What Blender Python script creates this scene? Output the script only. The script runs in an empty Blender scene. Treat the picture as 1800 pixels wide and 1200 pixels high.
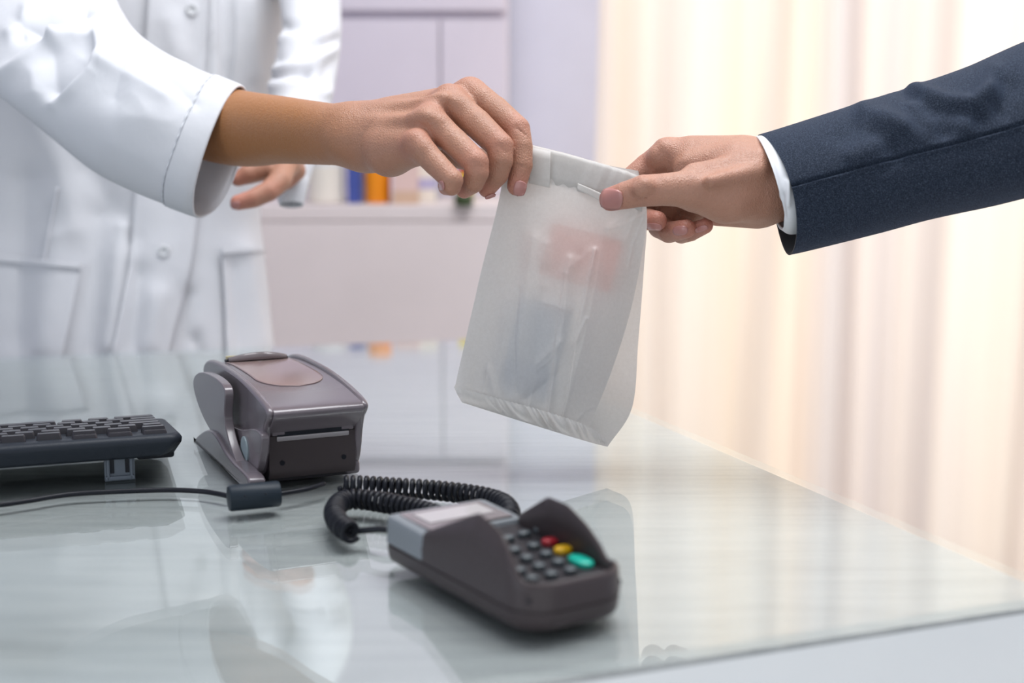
import bpy, bmesh, math, random
import numpy as np
from mathutils import Vector, Matrix
from mathutils.bvhtree import BVHTree

random.seed(7); np.random.seed(7)
S = bpy.context.scene
COL = S.collection

# ------------------------------------------------------------------ camera
FPX = 2500.0                                   # focal length in pixels of the 1800 px wide frame (50 mm lens)
CAMZ, TOPZ = 1.095, 0.82                       # eye height, counter height
PITCH = math.atan(400.0 / FPX)
cam_d = bpy.data.cameras.new('camera'); cam = bpy.data.objects.new('camera', cam_d); COL.objects.link(cam)
cam_d.sensor_width = 36.0; cam_d.lens = 36.0 * FPX / 1800.0
cam.location = (0, 0, CAMZ); cam.rotation_euler = (math.pi / 2 - PITCH, 0, 0)
cam_d.clip_start = 0.02
cam_d.dof.use_dof = True; cam_d.dof.focus_distance = 1.12; cam_d.dof.aperture_fstop = 3.8
S.camera = cam

# ------------------------------------------------------------------ world, lights, exposure
S.view_settings.view_transform = 'Standard'; S.view_settings.look = 'None'
S.view_settings.gamma = 1.0; S.view_settings.use_curve_mapping = False
S.view_settings.exposure = 0.2
S.cycles.use_denoising = True
S.cycles.max_bounces = 10; S.cycles.transparent_max_bounces = 16; S.cycles.caustics_reflective = False
w = bpy.data.worlds.new('daylight'); S.world = w; w.use_nodes = True
w.node_tree.nodes['Background'].inputs[0].default_value = (0.86, 0.93, 1.0, 1)
w.node_tree.nodes['Background'].inputs[1].default_value = 0.48

def area(name, loc, target, sx, sy, power, color):
    l = bpy.data.lights.new(name, 'AREA'); l.shape = 'RECTANGLE'; l.size = sx; l.size_y = sy
    l.energy = power; l.color = color
    o = bpy.data.objects.new(name, l); COL.objects.link(o); o.location = loc
    o.rotation_euler = (Vector(target) - Vector(loc)).to_track_quat('-Z', 'Y').to_euler()
    return o
area('window_daylight', (1.35, 3.9, 1.55), (1.0, 2.0, 1.3), 2.6, 2.4, 39, (1.0, 0.82, 0.62))
area('ceiling_light', (0.35, 1.35, 2.62), (0.35, 1.35, 0), 1.8, .9, 44, (0.95, 0.97, 1.0))
area('front_fill_light', (0.3, -1.3, .8), (0.0, 1.2, .7), 2.6, 1.4, 9.5, (0.92, 0.96, 1.0))  # unseen fill added on the camera side to brighten counter front and objects
area('side_window_light', (-1.7, -0.5, 1.35), (0.0, 1.3, .95), 1.2, 1.2, 8, (0.80, 0.90, 1.0))

# ------------------------------------------------------------------ pixel <-> world helpers
FWD = Vector((0, math.cos(PITCH), -math.sin(PITCH))); UP = Vector((0, math.sin(PITCH), math.cos(PITCH))); RT = Vector((1, 0, 0))
CAM = Vector((0, 0, CAMZ))
def ray(px, py): return FWD + RT * ((px - 900) / FPX) + UP * ((600 - py) / FPX)
def P(px, py, d): return CAM + ray(px, py) * d
def G(px, py, z=0.0):                          # point on a level plane z above the counter
    r = ray(px, py); return CAM + r * ((TOPZ + z - CAMZ) / r.z)
def proj(V):                                   # Nx3 array -> px, py, depth
    V = np.asarray(V, float) - np.array(CAM)
    d = V @ np.array(FWD); return 900 + FPX * (V @ np.array(RT)) / d, 600 - FPX * (V @ np.array(UP)) / d, d

# ------------------------------------------------------------------ mesh helpers
WORLD = set()                                  # empties whose children are modelled in world coordinates
def link(o, parent=None):
    COL.objects.link(o)
    if parent is not None:
        o.parent = parent
        if parent.name in WORLD: o.matrix_parent_inverse = parent.matrix_basis.inverted()
    return o
def mesh(name, verts, faces, mat, parent=None, smooth=True, angle=None):
    me = bpy.data.meshes.new(name)
    me.from_pydata([tuple(v) for v in verts], [], [tuple(f) for f in faces]); me.update()
    o = bpy.data.objects.new(name, me); me.materials.append(mat)
    me.polygons.foreach_set('use_smooth', [smooth] * len(me.polygons))
    if angle is not None:
        me.set_sharp_from_angle(angle=math.radians(angle))
    return link(o, parent)
def from_bm(name, bm, mat, parent=None, angle=35):
    bmesh.ops.recalc_face_normals(bm, faces=bm.faces)
    me = bpy.data.meshes.new(name); bm.to_mesh(me); bm.free(); me.materials.append(mat)
    me.polygons.foreach_set('use_smooth', [True] * len(me.polygons)); me.set_sharp_from_angle(angle=math.radians(angle))
    o = link(bpy.data.objects.new(name, me), parent)
    m_ = o.modifiers.new('normals', 'WEIGHTED_NORMAL'); m_.keep_sharp = True; m_.weight = 100
    return o
def gridfaces(n, m, cu=False, cv=False):
    f = []
    for i in range(n if cu else n - 1):
        for j in range(m if cv else m - 1):
            a, b = i, (i + 1) % n; c, d = j, (j + 1) % m
            f.append((a * m + c, a * m + d, b * m + d, b * m + c))
    return f
def grid(name, A, mat, parent=None, cu=False, cv=False, thick=0, offset=-1, angle=None, caps=False):
    A = np.asarray(A); n, m = A.shape[:2]
    fs = gridfaces(n, m, cu, cv)
    if caps: fs += [tuple(range(m))[::-1], tuple((n - 1) * m + k for k in range(m))]
    o = mesh(name, A.reshape(-1, 3), fs, mat, parent, True, angle)
    if thick:
        s = o.modifiers.new('thickness', 'SOLIDIFY'); s.thickness = thick; s.offset = offset
    return o
def box(bm, c, s, bev=0.0, seg=2, M=None):
    r = bmesh.ops.create_cube(bm, size=1.0); vs = r['verts']
    for v in vs: v.co = Vector((v.co.x * s[0] + c[0], v.co.y * s[1] + c[1], v.co.z * s[2] + c[2]))
    if bev:
        es = list({e for v in vs for e in v.link_edges})
        b = bmesh.ops.bevel(bm, geom=es, offset=bev, segments=seg, profile=0.5, affect='EDGES')
        vs = b['verts'] + [v for v in vs if v.is_valid]
        vs = list({v for f in b['faces'] for v in f.verts} | {v for v in vs if v.is_valid})
    if M is not None:
        for v in vs: v.co = M @ v.co
def boxobj(name, c, s, mat, parent=None, bev=0.002, seg=2, angle=35):
    bm = bmesh.new(); box(bm, c, s, bev, seg); return from_bm(name, bm, mat, parent, angle)
def prism(name, poly, x0, x1, mat, parent=None, bev=0.001, seg=2, axes=None, angle=40):
    """polygon in local (y, z), extruded along x from x0 to x1"""
    bm = bmesh.new()
    a = [bm.verts.new((x0, p[0], p[1])) for p in poly]; b = [bm.verts.new((x1, p[0], p[1])) for p in poly]
    n = len(poly); f0 = bm.faces.new(a); f1 = bm.faces.new(b[::-1])
    for i in range(n): bm.faces.new((a[i], b[i], b[(i + 1) % n], a[(i + 1) % n]))
    bmesh.ops.recalc_face_normals(bm, faces=bm.faces)
    if bev:
        es = [e for e in bm.edges if (f0 in e.link_faces) or (f1 in e.link_faces)]
        bmesh.ops.bevel(bm, geom=es, offset=bev, segments=seg, profile=0.5, affect='EDGES', clamp_overlap=True)
    return from_bm(name, bm, mat, parent, angle)
def catmull(pts, n):
    pts = np.asarray(pts, float); N = len(pts); sh = pts.shape[1:]
    pts = pts.reshape(N, -1); out = []
    ext = np.vstack([2 * pts[0] - pts[1], pts, 2 * pts[-1] - pts[-2]])
    for t in np.linspace(0, N - 1, n):
        i = min(int(t), N - 2); f = t - i; p0, p1, p2, p3 = ext[i], ext[i + 1], ext[i + 2], ext[i + 3]
        out.append(0.5 * (2 * p1 + (p2 - p0) * f + (2 * p0 - 5 * p1 + 4 * p2 - p3) * f * f + (3 * p1 - p0 - 3 * p2 + p3) * f ** 3))
    return np.array(out).reshape((n,) + sh)
def arclen(pts, n):                            # evenly spaced resample of a dense polyline
    pts = np.asarray(pts, float); s = np.r_[0, np.cumsum(np.linalg.norm(np.diff(pts, axis=0), axis=1))]
    t = np.linspace(0, s[-1], n); return np.stack([np.interp(t, s, pts[:, k]) for k in range(pts.shape[1])], 1), s[-1]
def frames(pts):
    pts = np.asarray(pts, float); T = np.gradient(pts, axis=0); T /= np.linalg.norm(T, axis=1)[:, None]
    N = np.zeros_like(T); a = np.array([0, 0, 1.0]);
    if abs(T[0] @ a) > .9: a = np.array([1.0, 0, 0])
    N[0] = np.cross(T[0], a); N[0] /= np.linalg.norm(N[0])
    for i in range(1, len(pts)):
        v = N[i - 1] - T[i] * (N[i - 1] @ T[i]); N[i] = v / np.linalg.norm(v)
    return T, N, np.cross(T, N)
def tube_pts(pts, r, k=12):
    T, N, B = frames(pts); r = np.broadcast_to(r, (len(pts),))
    ph = np.linspace(0, 2 * math.pi, k, endpoint=False)
    return np.asarray(pts)[:, None, :] + r[:, None, None] * (np.cos(ph)[None, :, None] * N[:, None, :] + np.sin(ph)[None, :, None] * B[:, None, :])
def tube(name, pts, r, mat, parent=None, k=12): return grid(name, tube_pts(pts, r, k), mat, parent, cv=True, caps=True)
def lathe(name, prof, c, mat, parent=None, k=32, angle=35):
    ph = np.linspace(0, 2 * math.pi, k, endpoint=False)
    A = np.array([[(c[0] + r * math.cos(p), c[1] + r * math.sin(p), c[2] + z) for p in ph] for r, z in prof])
    return grid(name, A, mat, parent, cv=True, caps=True, angle=angle)
def empty(name, loc, rz=0.0, label=None, cat=None, group=None):
    o = bpy.data.objects.new(name, None); o.empty_display_size = .05; COL.objects.link(o)
    o.location = loc; o.rotation_euler = (0, 0, rz); return tag(o, label, cat, group)
def wempty(*a, **k):
    o = empty(*a, **k); WORLD.add(o.name); return o
def tag(o, label=None, cat=None, group=None, kind=None):
    if label: o['label'] = label
    if cat: o['category'] = cat
    if group: o['group'] = group
    if kind: o['kind'] = kind
    return o
def seg_dist(px, py, poly):
    D = np.full(px.shape, 1e9)
    for (x0, y0), (x1, y1) in zip(poly[:-1], poly[1:]):
        dx, dy = x1 - x0, y1 - y0; L = dx * dx + dy * dy + 1e-9
        t = np.clip(((px - x0) * dx + (py - y0) * dy) / L, 0, 1)
        D = np.minimum(D, np.hypot(px - x0 - t * dx, py - y0 - t * dy))
    return D
def fold_grid(A, folds, cu=False, cv=False, gain=1.0, widen=1.0, power=2.0):
    """raise cloth ridges / sink valleys (amp in metres along the normal) along traced lines on the near side"""
    n, m = A.shape[:2]
    dv = np.gradient(np.concatenate([A[:, -2:], A, A[:, :2]], 1), axis=1)[:, 2:-2] if cv else np.gradient(A, axis=1)
    du = np.gradient(A, axis=0); N = np.cross(du, dv); N /= np.linalg.norm(N, axis=2)[:, :, None] + 1e-12
    view = np.array(CAM) - A; view /= np.linalg.norm(view, axis=2)[:, :, None]
    f = (N * view).sum(2)
    if f.mean() < 0 and not cv: N, f = -N, -f
    if cv:                                     # outward normals
        c = A.mean(1, keepdims=True); s = np.sign((N * (A - c)).sum()); N, f = N * s, f * s
    px, py, _ = proj(A.reshape(-1, 3)); px = px.reshape(n, m); py = py.reshape(n, m)
    k = np.clip(f * 3 + .3, 0, 1); disp = np.zeros((n, m))
    for poly, wd, amp in folds:
        disp += gain * amp * np.exp(-(seg_dist(px, py, poly) / (wd * widen)) ** power)
    return A + N * (disp * k)[:, :, None]
def ring_loft(rings, n, m):
    """each ring is four points top, near, bottom, far -> smooth closed sections"""
    R = np.array([[tuple(P(*p)) for p in r] for r in rings])
    T, N, B, F = R[:, 0], R[:, 1], R[:, 2], R[:, 3]
    co = np.stack([(T + N + B + F) / 4, (T - B) / 2, (N - F) / 2, (T - N + B - F) / 4], 1)
    co = catmull(co, n); ph = np.linspace(0, 2 * math.pi, m, endpoint=False)
    return (co[:, None, 0] + np.cos(ph)[None, :, None] * co[:, None, 1] + np.sin(ph)[None, :, None] * co[:, None, 2]
            + np.cos(2 * ph)[None, :, None] * co[:, None, 3])
def bvh_of(o):
    me = o.data; return BVHTree.FromPolygons([v.co.copy() for v in me.vertices], [tuple(p.vertices) for p in me.polygons])
def hit(bvh, px, py, off, fallback=None):
    d = ray(px, py).normalized(); loc, nor, i, t = bvh.ray_cast(CAM, d)
    if loc is None: return None
    if nor.dot(d) > 0: nor = -nor
    return loc + nor * off * .5 - d * off * .5
def patch(name, bvh, PX, off, mat, parent, thick=0.0006):
    """drape a small pixel grid PX (n x m x 2) onto a surface"""
    n, m = len(PX), len(PX[0]); A = np.zeros((n, m, 3)); ok = np.zeros((n, m), bool)
    for i in range(n):
        for j in range(m):
            h = hit(bvh, PX[i][j][0], PX[i][j][1], off)
            if h is not None: A[i, j] = h; ok[i, j] = True
    for i in range(n):
        for j in range(m):
            if not ok[i, j]:
                idx = np.argwhere(ok); k = idx[np.argmin(((idx - (i, j)) ** 2).sum(1))]
                q = P(PX[i][j][0], PX[i][j][1], proj(A[k[0], k[1]][None])[2][0]); A[i, j] = q
    return grid(name, A, mat, parent, thick=thick, offset=0)
def disk_px(cx, cy, ang, l, w, n=9, sq=0.75):
    """rounded-square pixel grid, l along the direction ang (degrees, y down), w across"""
    a = math.radians(ang); ux, uy = math.cos(a), math.sin(a); out = []
    for u in np.linspace(-1, 1, n):
        row = []
        for v in np.linspace(-1, 1, n):
            x = u * math.sqrt(max(0, 1 - sq * v * v / 2)); y = v * math.sqrt(max(0, 1 - sq * u * u / 2))
            row.append((cx + (x * ux * l - y * uy * w) / 2, cy + (x * uy * l + y * ux * w) / 2))
        out.append(row)
    return out

# ------------------------------------------------------------------ soft-blended bodies (distance field -> smooth mesh)
class Field:
    def __init__(s, lo, hi, h):
        s.lo = np.array(lo, float); s.h = h; s.n = tuple(int(math.ceil((b - a) / h)) + 1 for a, b in zip(lo, hi))
        s.ax = [s.lo[i] + h * np.arange(s.n[i]) for i in range(3)]
    def new(s): return np.full(s.n, 0.06, np.float32)
    def box(s, lo, hi):
        i0 = [max(0, int((lo[i] - s.lo[i]) / s.h) - 1) for i in range(3)]; i1 = [min(s.n[i], int((hi[i] - s.lo[i]) / s.h) + 2) for i in range(3)]
        sl = tuple(slice(a, max(a, b)) for a, b in zip(i0, i1))
        return sl, np.meshgrid(*[s.ax[i][sl[i]] for i in range(3)], indexing='ij', sparse=True)
    def cone(s, F, a, b, ra, rb, k, sub=False, flat=None):
        a = np.array(a, float); b = np.array(b, float); m = max(ra, rb) + 1.6 * k + 3 * s.h
        sl, (X, Y, Z) = s.box(np.minimum(a, b) - m, np.maximum(a, b) + m)
        if 0 in F[sl].shape: return
        ba = b - a; L = ba @ ba + 1e-12
        dx, dy, dz = X - a[0], Y - a[1], Z - a[2]
        t = np.clip((dx * ba[0] + dy * ba[1] + dz * ba[2]) / L, 0, 1)
        qx, qy, qz = dx - t * ba[0], dy - t * ba[1], dz - t * ba[2]
        d = np.sqrt(qx * qx + qy * qy + qz * qz) - (ra + (rb - ra) * t)
        if sub: F[sl] = -s.smin(-F[sl], d, k)
        else: F[sl] = s.smin(F[sl], d, k)
    @staticmethod
    def smin(a, b, k):
        if k <= 0: return np.minimum(a, b)
        h = np.maximum(k - np.abs(a - b), 0) / k; return np.minimum(a, b) - h * h * k * .25
    def mesh(s, F):
        Sg = F < 0; n = F.shape; c = [x - 1 for x in n]; cnt = np.zeros(c, np.int8)
        cor = [(i, j, k) for i in (0, 1) for j in (0, 1) for k in (0, 1)]
        for i, j, k in cor: cnt += Sg[i:i + c[0], j:j + c[1], k:k + c[2]]
        idx = np.argwhere((cnt > 0) & (cnt < 8)); acc = np.zeros((len(idx), 3)); num = np.zeros(len(idx))
        for a in cor:
            for b in cor:
                if sum(b) - sum(a) == 1 and all(y >= x for x, y in zip(a, b)):
                    va = F[idx[:, 0] + a[0], idx[:, 1] + a[1], idx[:, 2] + a[2]]; vb = F[idx[:, 0] + b[0], idx[:, 1] + b[1], idx[:, 2] + b[2]]
                    mk = (va < 0) != (vb < 0); t = np.where(mk, va / np.where(mk, va - vb, 1), 0)
                    p = np.array(a)[None] + t[:, None] * (np.array(b) - np.array(a))[None]
                    acc[mk] += p[mk]; num[mk] += 1
        V = s.lo + s.h * (idx + acc / num[:, None]); vid = np.full(c, -1, np.int64); vid[tuple(idx.T)] = np.arange(len(idx))
        faces = []
        for ax in range(3):
            o1, o2 = [(1, 2), (2, 0), (0, 1)][ax]
            lo = [slice(1, -1)] * 3; hi = [slice(1, -1)] * 3; lo[ax] = slice(0, n[ax] - 1); hi[ax] = slice(1, n[ax])
            A, B = Sg[tuple(lo)], Sg[tuple(hi)]
            for flip in (0, 1):
                q = np.argwhere((A & ~B) if not flip else (~A & B))
                if not len(q): continue
                off = np.ones(3, int); off[ax] = 0; q = q + off
                def v(d1, d2):
                    r = q.copy(); r[:, o1] += d1; r[:, o2] += d2; return vid[tuple(r.T)]
                f = np.stack([v(-1, -1), v(0, -1), v(0, 0), v(-1, 0)], 1); faces.append(f[:, ::-1] if flip else f)
        return V, np.concatenate(faces)
def px_chain(pts):                             # (px, py, depth, radius px) -> world points and radii
    return [(np.array(P(a, b, d)), r * d / FPX) for a, b, d, r in pts]
def body_mesh(name, V, Fc, mat, parent, tint=(), smooth_it=2, extra=None, tan=False):
    if extra is not None:
        V2, F2 = extra; Fc = np.concatenate([Fc, F2 + len(V)]); V = np.concatenate([V, V2])
    o = mesh(name, V, Fc, mat, parent)
    T = np.zeros(len(V))
    for (p, r, a) in tint: T = np.maximum(T, a * np.exp(-(np.linalg.norm(V - np.array(p), axis=1) / r) ** 2))
    at = o.data.attributes.new('flush', 'FLOAT', 'POINT'); at.data.foreach_set('value', T.astype(np.float32))
    px, py, d = proj(V); tn = np.clip((640 - px) / 120, 0, 1) * np.clip((py - 60) / 20, 0, 1) * (d < 1.42) if tan else np.zeros(len(V))
    at = o.data.attributes.new('tan', 'FLOAT', 'POINT'); at.data.foreach_set('value', tn.astype(np.float32))
    if smooth_it:
        s = o.modifiers.new('smooth', 'SMOOTH'); s.iterations = smooth_it; s.factor = .5
    return o

# ------------------------------------------------------------------ materials
class N:
    def __init__(s, name):
        s.m = bpy.data.materials.new(name); s.m.use_nodes = True; s.t = s.m.node_tree; s.t.nodes.clear(); s.out = s.add('ShaderNodeOutputMaterial')
    def add(s, k, **kw):
        n = s.t.nodes.new(k)
        for a, b in kw.items():
            if a.startswith('i_'): n.inputs[a[2:].replace('_', ' ')].default_value = b
            else: setattr(n, a, b)
        return n
    def l(s, a, b): s.t.links.new(a, b)
    def coords(s, scale=(1, 1, 1), rz=0.0, kind='Object'):
        c = s.add('ShaderNodeTexCoord'); m = s.add('ShaderNodeMapping'); m.inputs['Scale'].default_value = scale; m.inputs['Rotation'].default_value = (0, 0, rz)
        s.l(c.outputs[kind], m.inputs[0]); return m.outputs[0]
    def noise(s, vec, scale, detail=3, rough=.5):
        n = s.add('ShaderNodeTexNoise'); n.inputs['Scale'].default_value = scale; n.inputs['Detail'].default_value = detail; n.inputs['Roughness'].default_value = rough
        if vec is not None: s.l(vec, n.inputs['Vector'])
        return n.outputs['Fac']
    def ramp(s, fac, stops):
        r = s.add('ShaderNodeValToRGB'); e = r.color_ramp.elements
        while len(e) < len(stops): e.new(0.5)
        for q, (p, c) in zip(e, stops): q.position = p; q.color = tuple(c) + (1,)
        s.l(fac, r.inputs[0]); return r.outputs[0]
    def bump(s, h, strength, dist):
        b = s.add('ShaderNodeBump'); b.inputs['Strength'].default_value = strength; b.inputs['Distance'].default_value = dist
        s.l(h, b.inputs['Height']); return b.outputs[0]
    def mix(s, fac, a, b):
        m = s.add('ShaderNodeMix', data_type='RGBA')
        for sock, v in ((m.inputs[0], fac), (m.inputs[6], a), (m.inputs[7], b)):
            if isinstance(v, (int, float)): sock.default_value = v
            elif isinstance(v, tuple): sock.default_value = v + (1,)
            else: s.l(v, sock)
        return m.outputs[2]
    def bsdf(s, color, rough=.5, **kw):
        p = s.add('ShaderNodeBsdfPrincipled')
        if isinstance(color, tuple): p.inputs['Base Color'].default_value = color + (1,)
        else: s.l(color, p.inputs['Base Color'])
        p.inputs['Roughness'].default_value = rough
        for a, b in kw.items():
            k = a.replace('_', ' ')
            if k == 'Normal': s.l(b, p.inputs['Normal'])
            else: p.inputs[k].default_value = b
        s.l(p.outputs[0], s.out.inputs[0]); return p
def plastic(name, color, rough=.4, grain=.02, scale=900, **kw):
    n = N(name); v = n.coords(); f = n.noise(v, 6, 3)
    c = n.mix(f, tuple(x * .93 for x in color), tuple(min(1, x * 1.07) for x in color))
    b = n.bump(n.noise(v, scale, 2), .25, grain * .01)
    n.bsdf(c, rough, Normal=b, **kw); return n.m
def cloth(name, color, weave=1400, rough=.85, trans=0.0, sheen=.1, mottled=.04, bump=.0003, crumple=0.0):
    n = N(name); v = n.coords(); f = n.noise(v, 9, 4)
    c = n.mix(f, tuple(x * (1 - mottled) for x in color), tuple(min(1, x * (1 + mottled)) for x in color))
    wv = n.noise(n.coords((1, 1, 1)), weave, 2, .7)
    nb = n.bump(wv, .6, bump)
    if crumple:                                # soft creasing of the cloth itself
        b2 = n.add('ShaderNodeBump'); b2.inputs['Strength'].default_value = crumple; b2.inputs['Distance'].default_value = .006
        n.l(n.noise(n.coords((1, 1, .7)), 26, 3, .5), b2.inputs['Height']); n.l(nb, b2.inputs['Normal']); nb = b2.outputs[0]
    p = n.bsdf(c, rough, Normal=nb); p.inputs['Sheen Weight'].default_value = sheen
    if trans:
        t = n.add('ShaderNodeBsdfTranslucent'); n.l(c, t.inputs[0]); mx = n.add('ShaderNodeMixShader'); mx.inputs[0].default_value = trans
        n.l(p.outputs[0], mx.inputs[1]); n.l(t.outputs[0], mx.inputs[2]); n.l(mx.outputs[0], n.out.inputs[0])
    return n.m
def skin(name, base, deep, flush):
    n = N(name); v = n.coords(); f = n.noise(v, 28, 5, .6)
    c = n.mix(f, base, deep)
    f2 = n.ramp(n.noise(v, 260, 3, .6), [(.42, (0, 0, 0)), (.75, (1, 1, 1))])
    k = n.add('ShaderNodeMath', operation='MULTIPLY'); n.l(f2, k.inputs[0]); k.inputs[1].default_value = .25; c = n.mix(k.outputs[0], c, deep)
    a = n.add('ShaderNodeAttribute', attribute_name='flush'); c = n.mix(a.outputs['Fac'], c, flush)
    a2 = n.add('ShaderNodeAttribute', attribute_name='tan'); c = n.mix(a2.outputs['Fac'], c, (.37, .160, .062))
    vo = n.add('ShaderNodeTexVoronoi', feature='DISTANCE_TO_EDGE'); vo.inputs['Scale'].default_value = 620; n.l(n.coords((1, 1, .6)), vo.inputs['Vector'])
    h = n.add('ShaderNodeMath', operation='ADD'); n.l(vo.outputs['Distance'], h.inputs[0]); n.l(n.noise(v, 190, 4, .6), h.inputs[1])
    b = n.bump(h.outputs[0], .55, .0011)
    p = n.bsdf(c, .47, Normal=b); p.inputs['Subsurface Weight'].default_value = .10; p.inputs['Subsurface Radius'].default_value = (.008, .003, .0015); p.inputs['Subsurface Scale'].default_value = .6
    p.inputs['Specular IOR Level'].default_value = .4
    return n.m
M = {}
M['skin_w'] = skin('skin_tan', (.47, .245, .165), (.36, .175, .112), (.52, .205, .15))
M['skin_m'] = skin('skin_light', (.49, .265, .185), (.38, .185, .125), (.50, .19, .14))
M['nail'] = plastic('nail', (.46, .21, .185), .22, 0)
M['coat'] = cloth('white_cotton', (.82, .825, .86), 1500, .8, .22, crumple=.35)
M['seam'] = cloth('white_thread', (.66, .67, .71), 1800, .8)
M['button'] = plastic('pearl_button', (.72, .73, .75), .25, 0)
M['shirt'] = cloth('shirt_cotton', (.86, .87, .90), 1600, .75, .08)
M['trousers'] = cloth('grey_trousers', (.16, .17, .2))
M['shoe'] = plastic('white_shoe', (.7, .7, .7), .5)
M['dark'] = plastic('dark_plastic', (.035, .032, .036), .38, .05, Specular_IOR_Level=.18)
M['printer'] = plastic('taupe_plastic', (.150, .125, .140), .24, .02, Coat_Weight=.35, Coat_Roughness=.12)
M['printer_light'] = plastic('taupe_gloss', (.205, .175, .18), .2, .01)
M['printer_panel'] = plastic('pink_reflection_panel', (.33, .235, .225), .16, .0)  # pink reflection of the surroundings put into the base colour
M['terminal'] = plastic('brown_grey_plastic', (.060, .047, .049), .36, .04, Specular_IOR_Level=.25)
M['terminal_rear'] = plastic('blue_grey_plastic', (.215, .235, .255), .34, .03)
M['black'] = plastic('black_rubber', (.012, .013, .018), .36, .02, Specular_IOR_Level=.18)
M['ferrite'] = plastic('blue_black_rubber', (.018, .026, .036), .42, .05, Specular_IOR_Level=.18)
M['kbd'] = plastic('keyboard_case', (.022, .027, .036), .45, .08, Specular_IOR_Level=.18)
M['key'] = plastic('key_cap', (.034, .032, .038), .28, .05, Specular_IOR_Level=.3)
M['foot'] = plastic('grey_foot', (.11, .13, .16), .45, .03)
M['oval'] = plastic('pale_blue_oval', (.30, .37, .40), .4)
M['silver'] = plastic('silver_bar', (.36, .33, .34), .3, .02, Metallic=.4)
M['amber'] = plastic('amber_window', (.62, .55, .34), .3)
M['btn'] = plastic('dark_round_key', (.075, .09, .10), .3)
M['red'] = plastic('red_key', (.42, .022, .035), .35)
M['yellow'] = plastic('yellow_key', (.80, .46, .01), .35)
M['green'] = plastic('green_key', (.0, .42, .31), .35)
M['screen'] = plastic('display_glass', (.45, .42, .42), .12, 0)
M['white_panel'] = plastic('white_laminate', (.93, .96, .97), .5, .03)
M['wall'] = plastic('wall_paint', (.72, .76, .92), .8, .1, 120)
M['lilac'] = plastic('lilac_laminate', (.67, .615, .70), .55, .02)
M['rose_white'] = plastic('rose_white_laminate', (.72, .64, .635), .6, .02)
M['floor'] = plastic('floor_vinyl', (.55, .52, .48), .5, .05, 60)
M['ceil'] = plastic('ceiling_paint', (.85, .85, .86), .9, .1, 80)
M['frame'] = plastic('window_frame', (.8, .8, .8), .5)

def suit_mat():
    n = N('navy_wool'); v = n.coords()
    f = n.noise(v, 1500, 2, .8); f2 = n.noise(v, 14, 4)
    c = n.ramp(f, [(.30, (.004, .006, .012)), (.52, (.016, .024, .042)), (.75, (.10, .125, .175))])
    wv = n.add('ShaderNodeTexWave', wave_type='BANDS', bands_direction='DIAGONAL'); wv.inputs['Scale'].default_value = 420; wv.inputs['Distortion'].default_value = 1.5; n.l(v, wv.inputs['Vector'])
    h = n.add('ShaderNodeMath', operation='ADD'); n.l(f, h.inputs[0]); n.l(wv.outputs['Fac'], h.inputs[1])
    p = n.bsdf(c, .82, Normal=n.bump(h.outputs[0], .5, .0005)); p.inputs['Sheen Weight'].default_value = .08; p.inputs['Sheen Tint'].default_value = (.35, .55, 1, 1); p.inputs['Specular IOR Level'].default_value = .2
    return n.m
M['suit'] = suit_mat()
M['lining'] = cloth('black_lining', (.012, .012, .016))
def paper_mat():
    n = N('white_glassine_paper'); v = n.coords(); f = n.noise(v, 380, 4, .7); g = n.noise(n.coords((1, 1, .25)), 22, 4)
    c = n.mix(f, (.74, .715, .69), (.88, .86, .84))
    b = n.bump(g, .22, .004); d = n.add('ShaderNodeBsdfPrincipled'); n.l(c, d.inputs['Base Color']); d.inputs['Roughness'].default_value = .42; n.l(b, d.inputs['Normal'])
    t = n.add('ShaderNodeBsdfTranslucent'); n.l(c, t.inputs[0]); n.l(b, t.inputs[1])
    m = n.add('ShaderNodeMixShader'); m.inputs[0].default_value = .52; n.l(d.outputs[0], m.inputs[1]); n.l(t.outputs[0], m.inputs[2])
    tr = n.add('ShaderNodeBsdfTransparent'); m2 = n.add('ShaderNodeMixShader'); m2.inputs[0].default_value = .09
    n.l(m.outputs[0], m2.inputs[1]); n.l(tr.outputs[0], m2.inputs[2]); n.l(m2.outputs[0], n.out.inputs[0]); return n.m
M['paper'] = paper_mat()
def glass_mat():
    n = N('clear_float_glass'); fr = n.add('ShaderNodeFresnel'); ge = n.add('ShaderNodeNewGeometry')
    ior = n.add('ShaderNodeMapRange'); ior.inputs['To Min'].default_value = 1.64; ior.inputs['To Max'].default_value = 1 / 1.64   # same reflectance from either face
    n.l(ge.outputs['Backfacing'], ior.inputs['Value']); n.l(ior.outputs[0], fr.inputs['IOR'])
    t = n.add('ShaderNodeBsdfTransparent'); t.inputs[0].default_value = (.97, .985, .985, 1)
    g = n.add('ShaderNodeBsdfGlossy'); g.inputs['Roughness'].default_value = .012; g.inputs[0].default_value = (.97, 1, .99, 1)
    m = n.add('ShaderNodeMixShader'); n.l(fr.outputs[0], m.inputs[0]); n.l(t.outputs[0], m.inputs[1]); n.l(g.outputs[0], m.inputs[2]); n.l(m.outputs[0], n.out.inputs[0]); return n.m
M['glass'] = glass_mat()
def wood_mat():
    n = N('pale_ash_top'); v = n.coords((1, 14, 1), -math.radians(8)); g = n.noise(v, 9, 6, .65)
    c = n.ramp(g, [(.3, (.36, .375, .375)), (.5, (.45, .465, .46)), (.72, (.52, .525, .515))])
    n.bsdf(c, .55); return n.m
M['wood'] = wood_mat()
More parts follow.
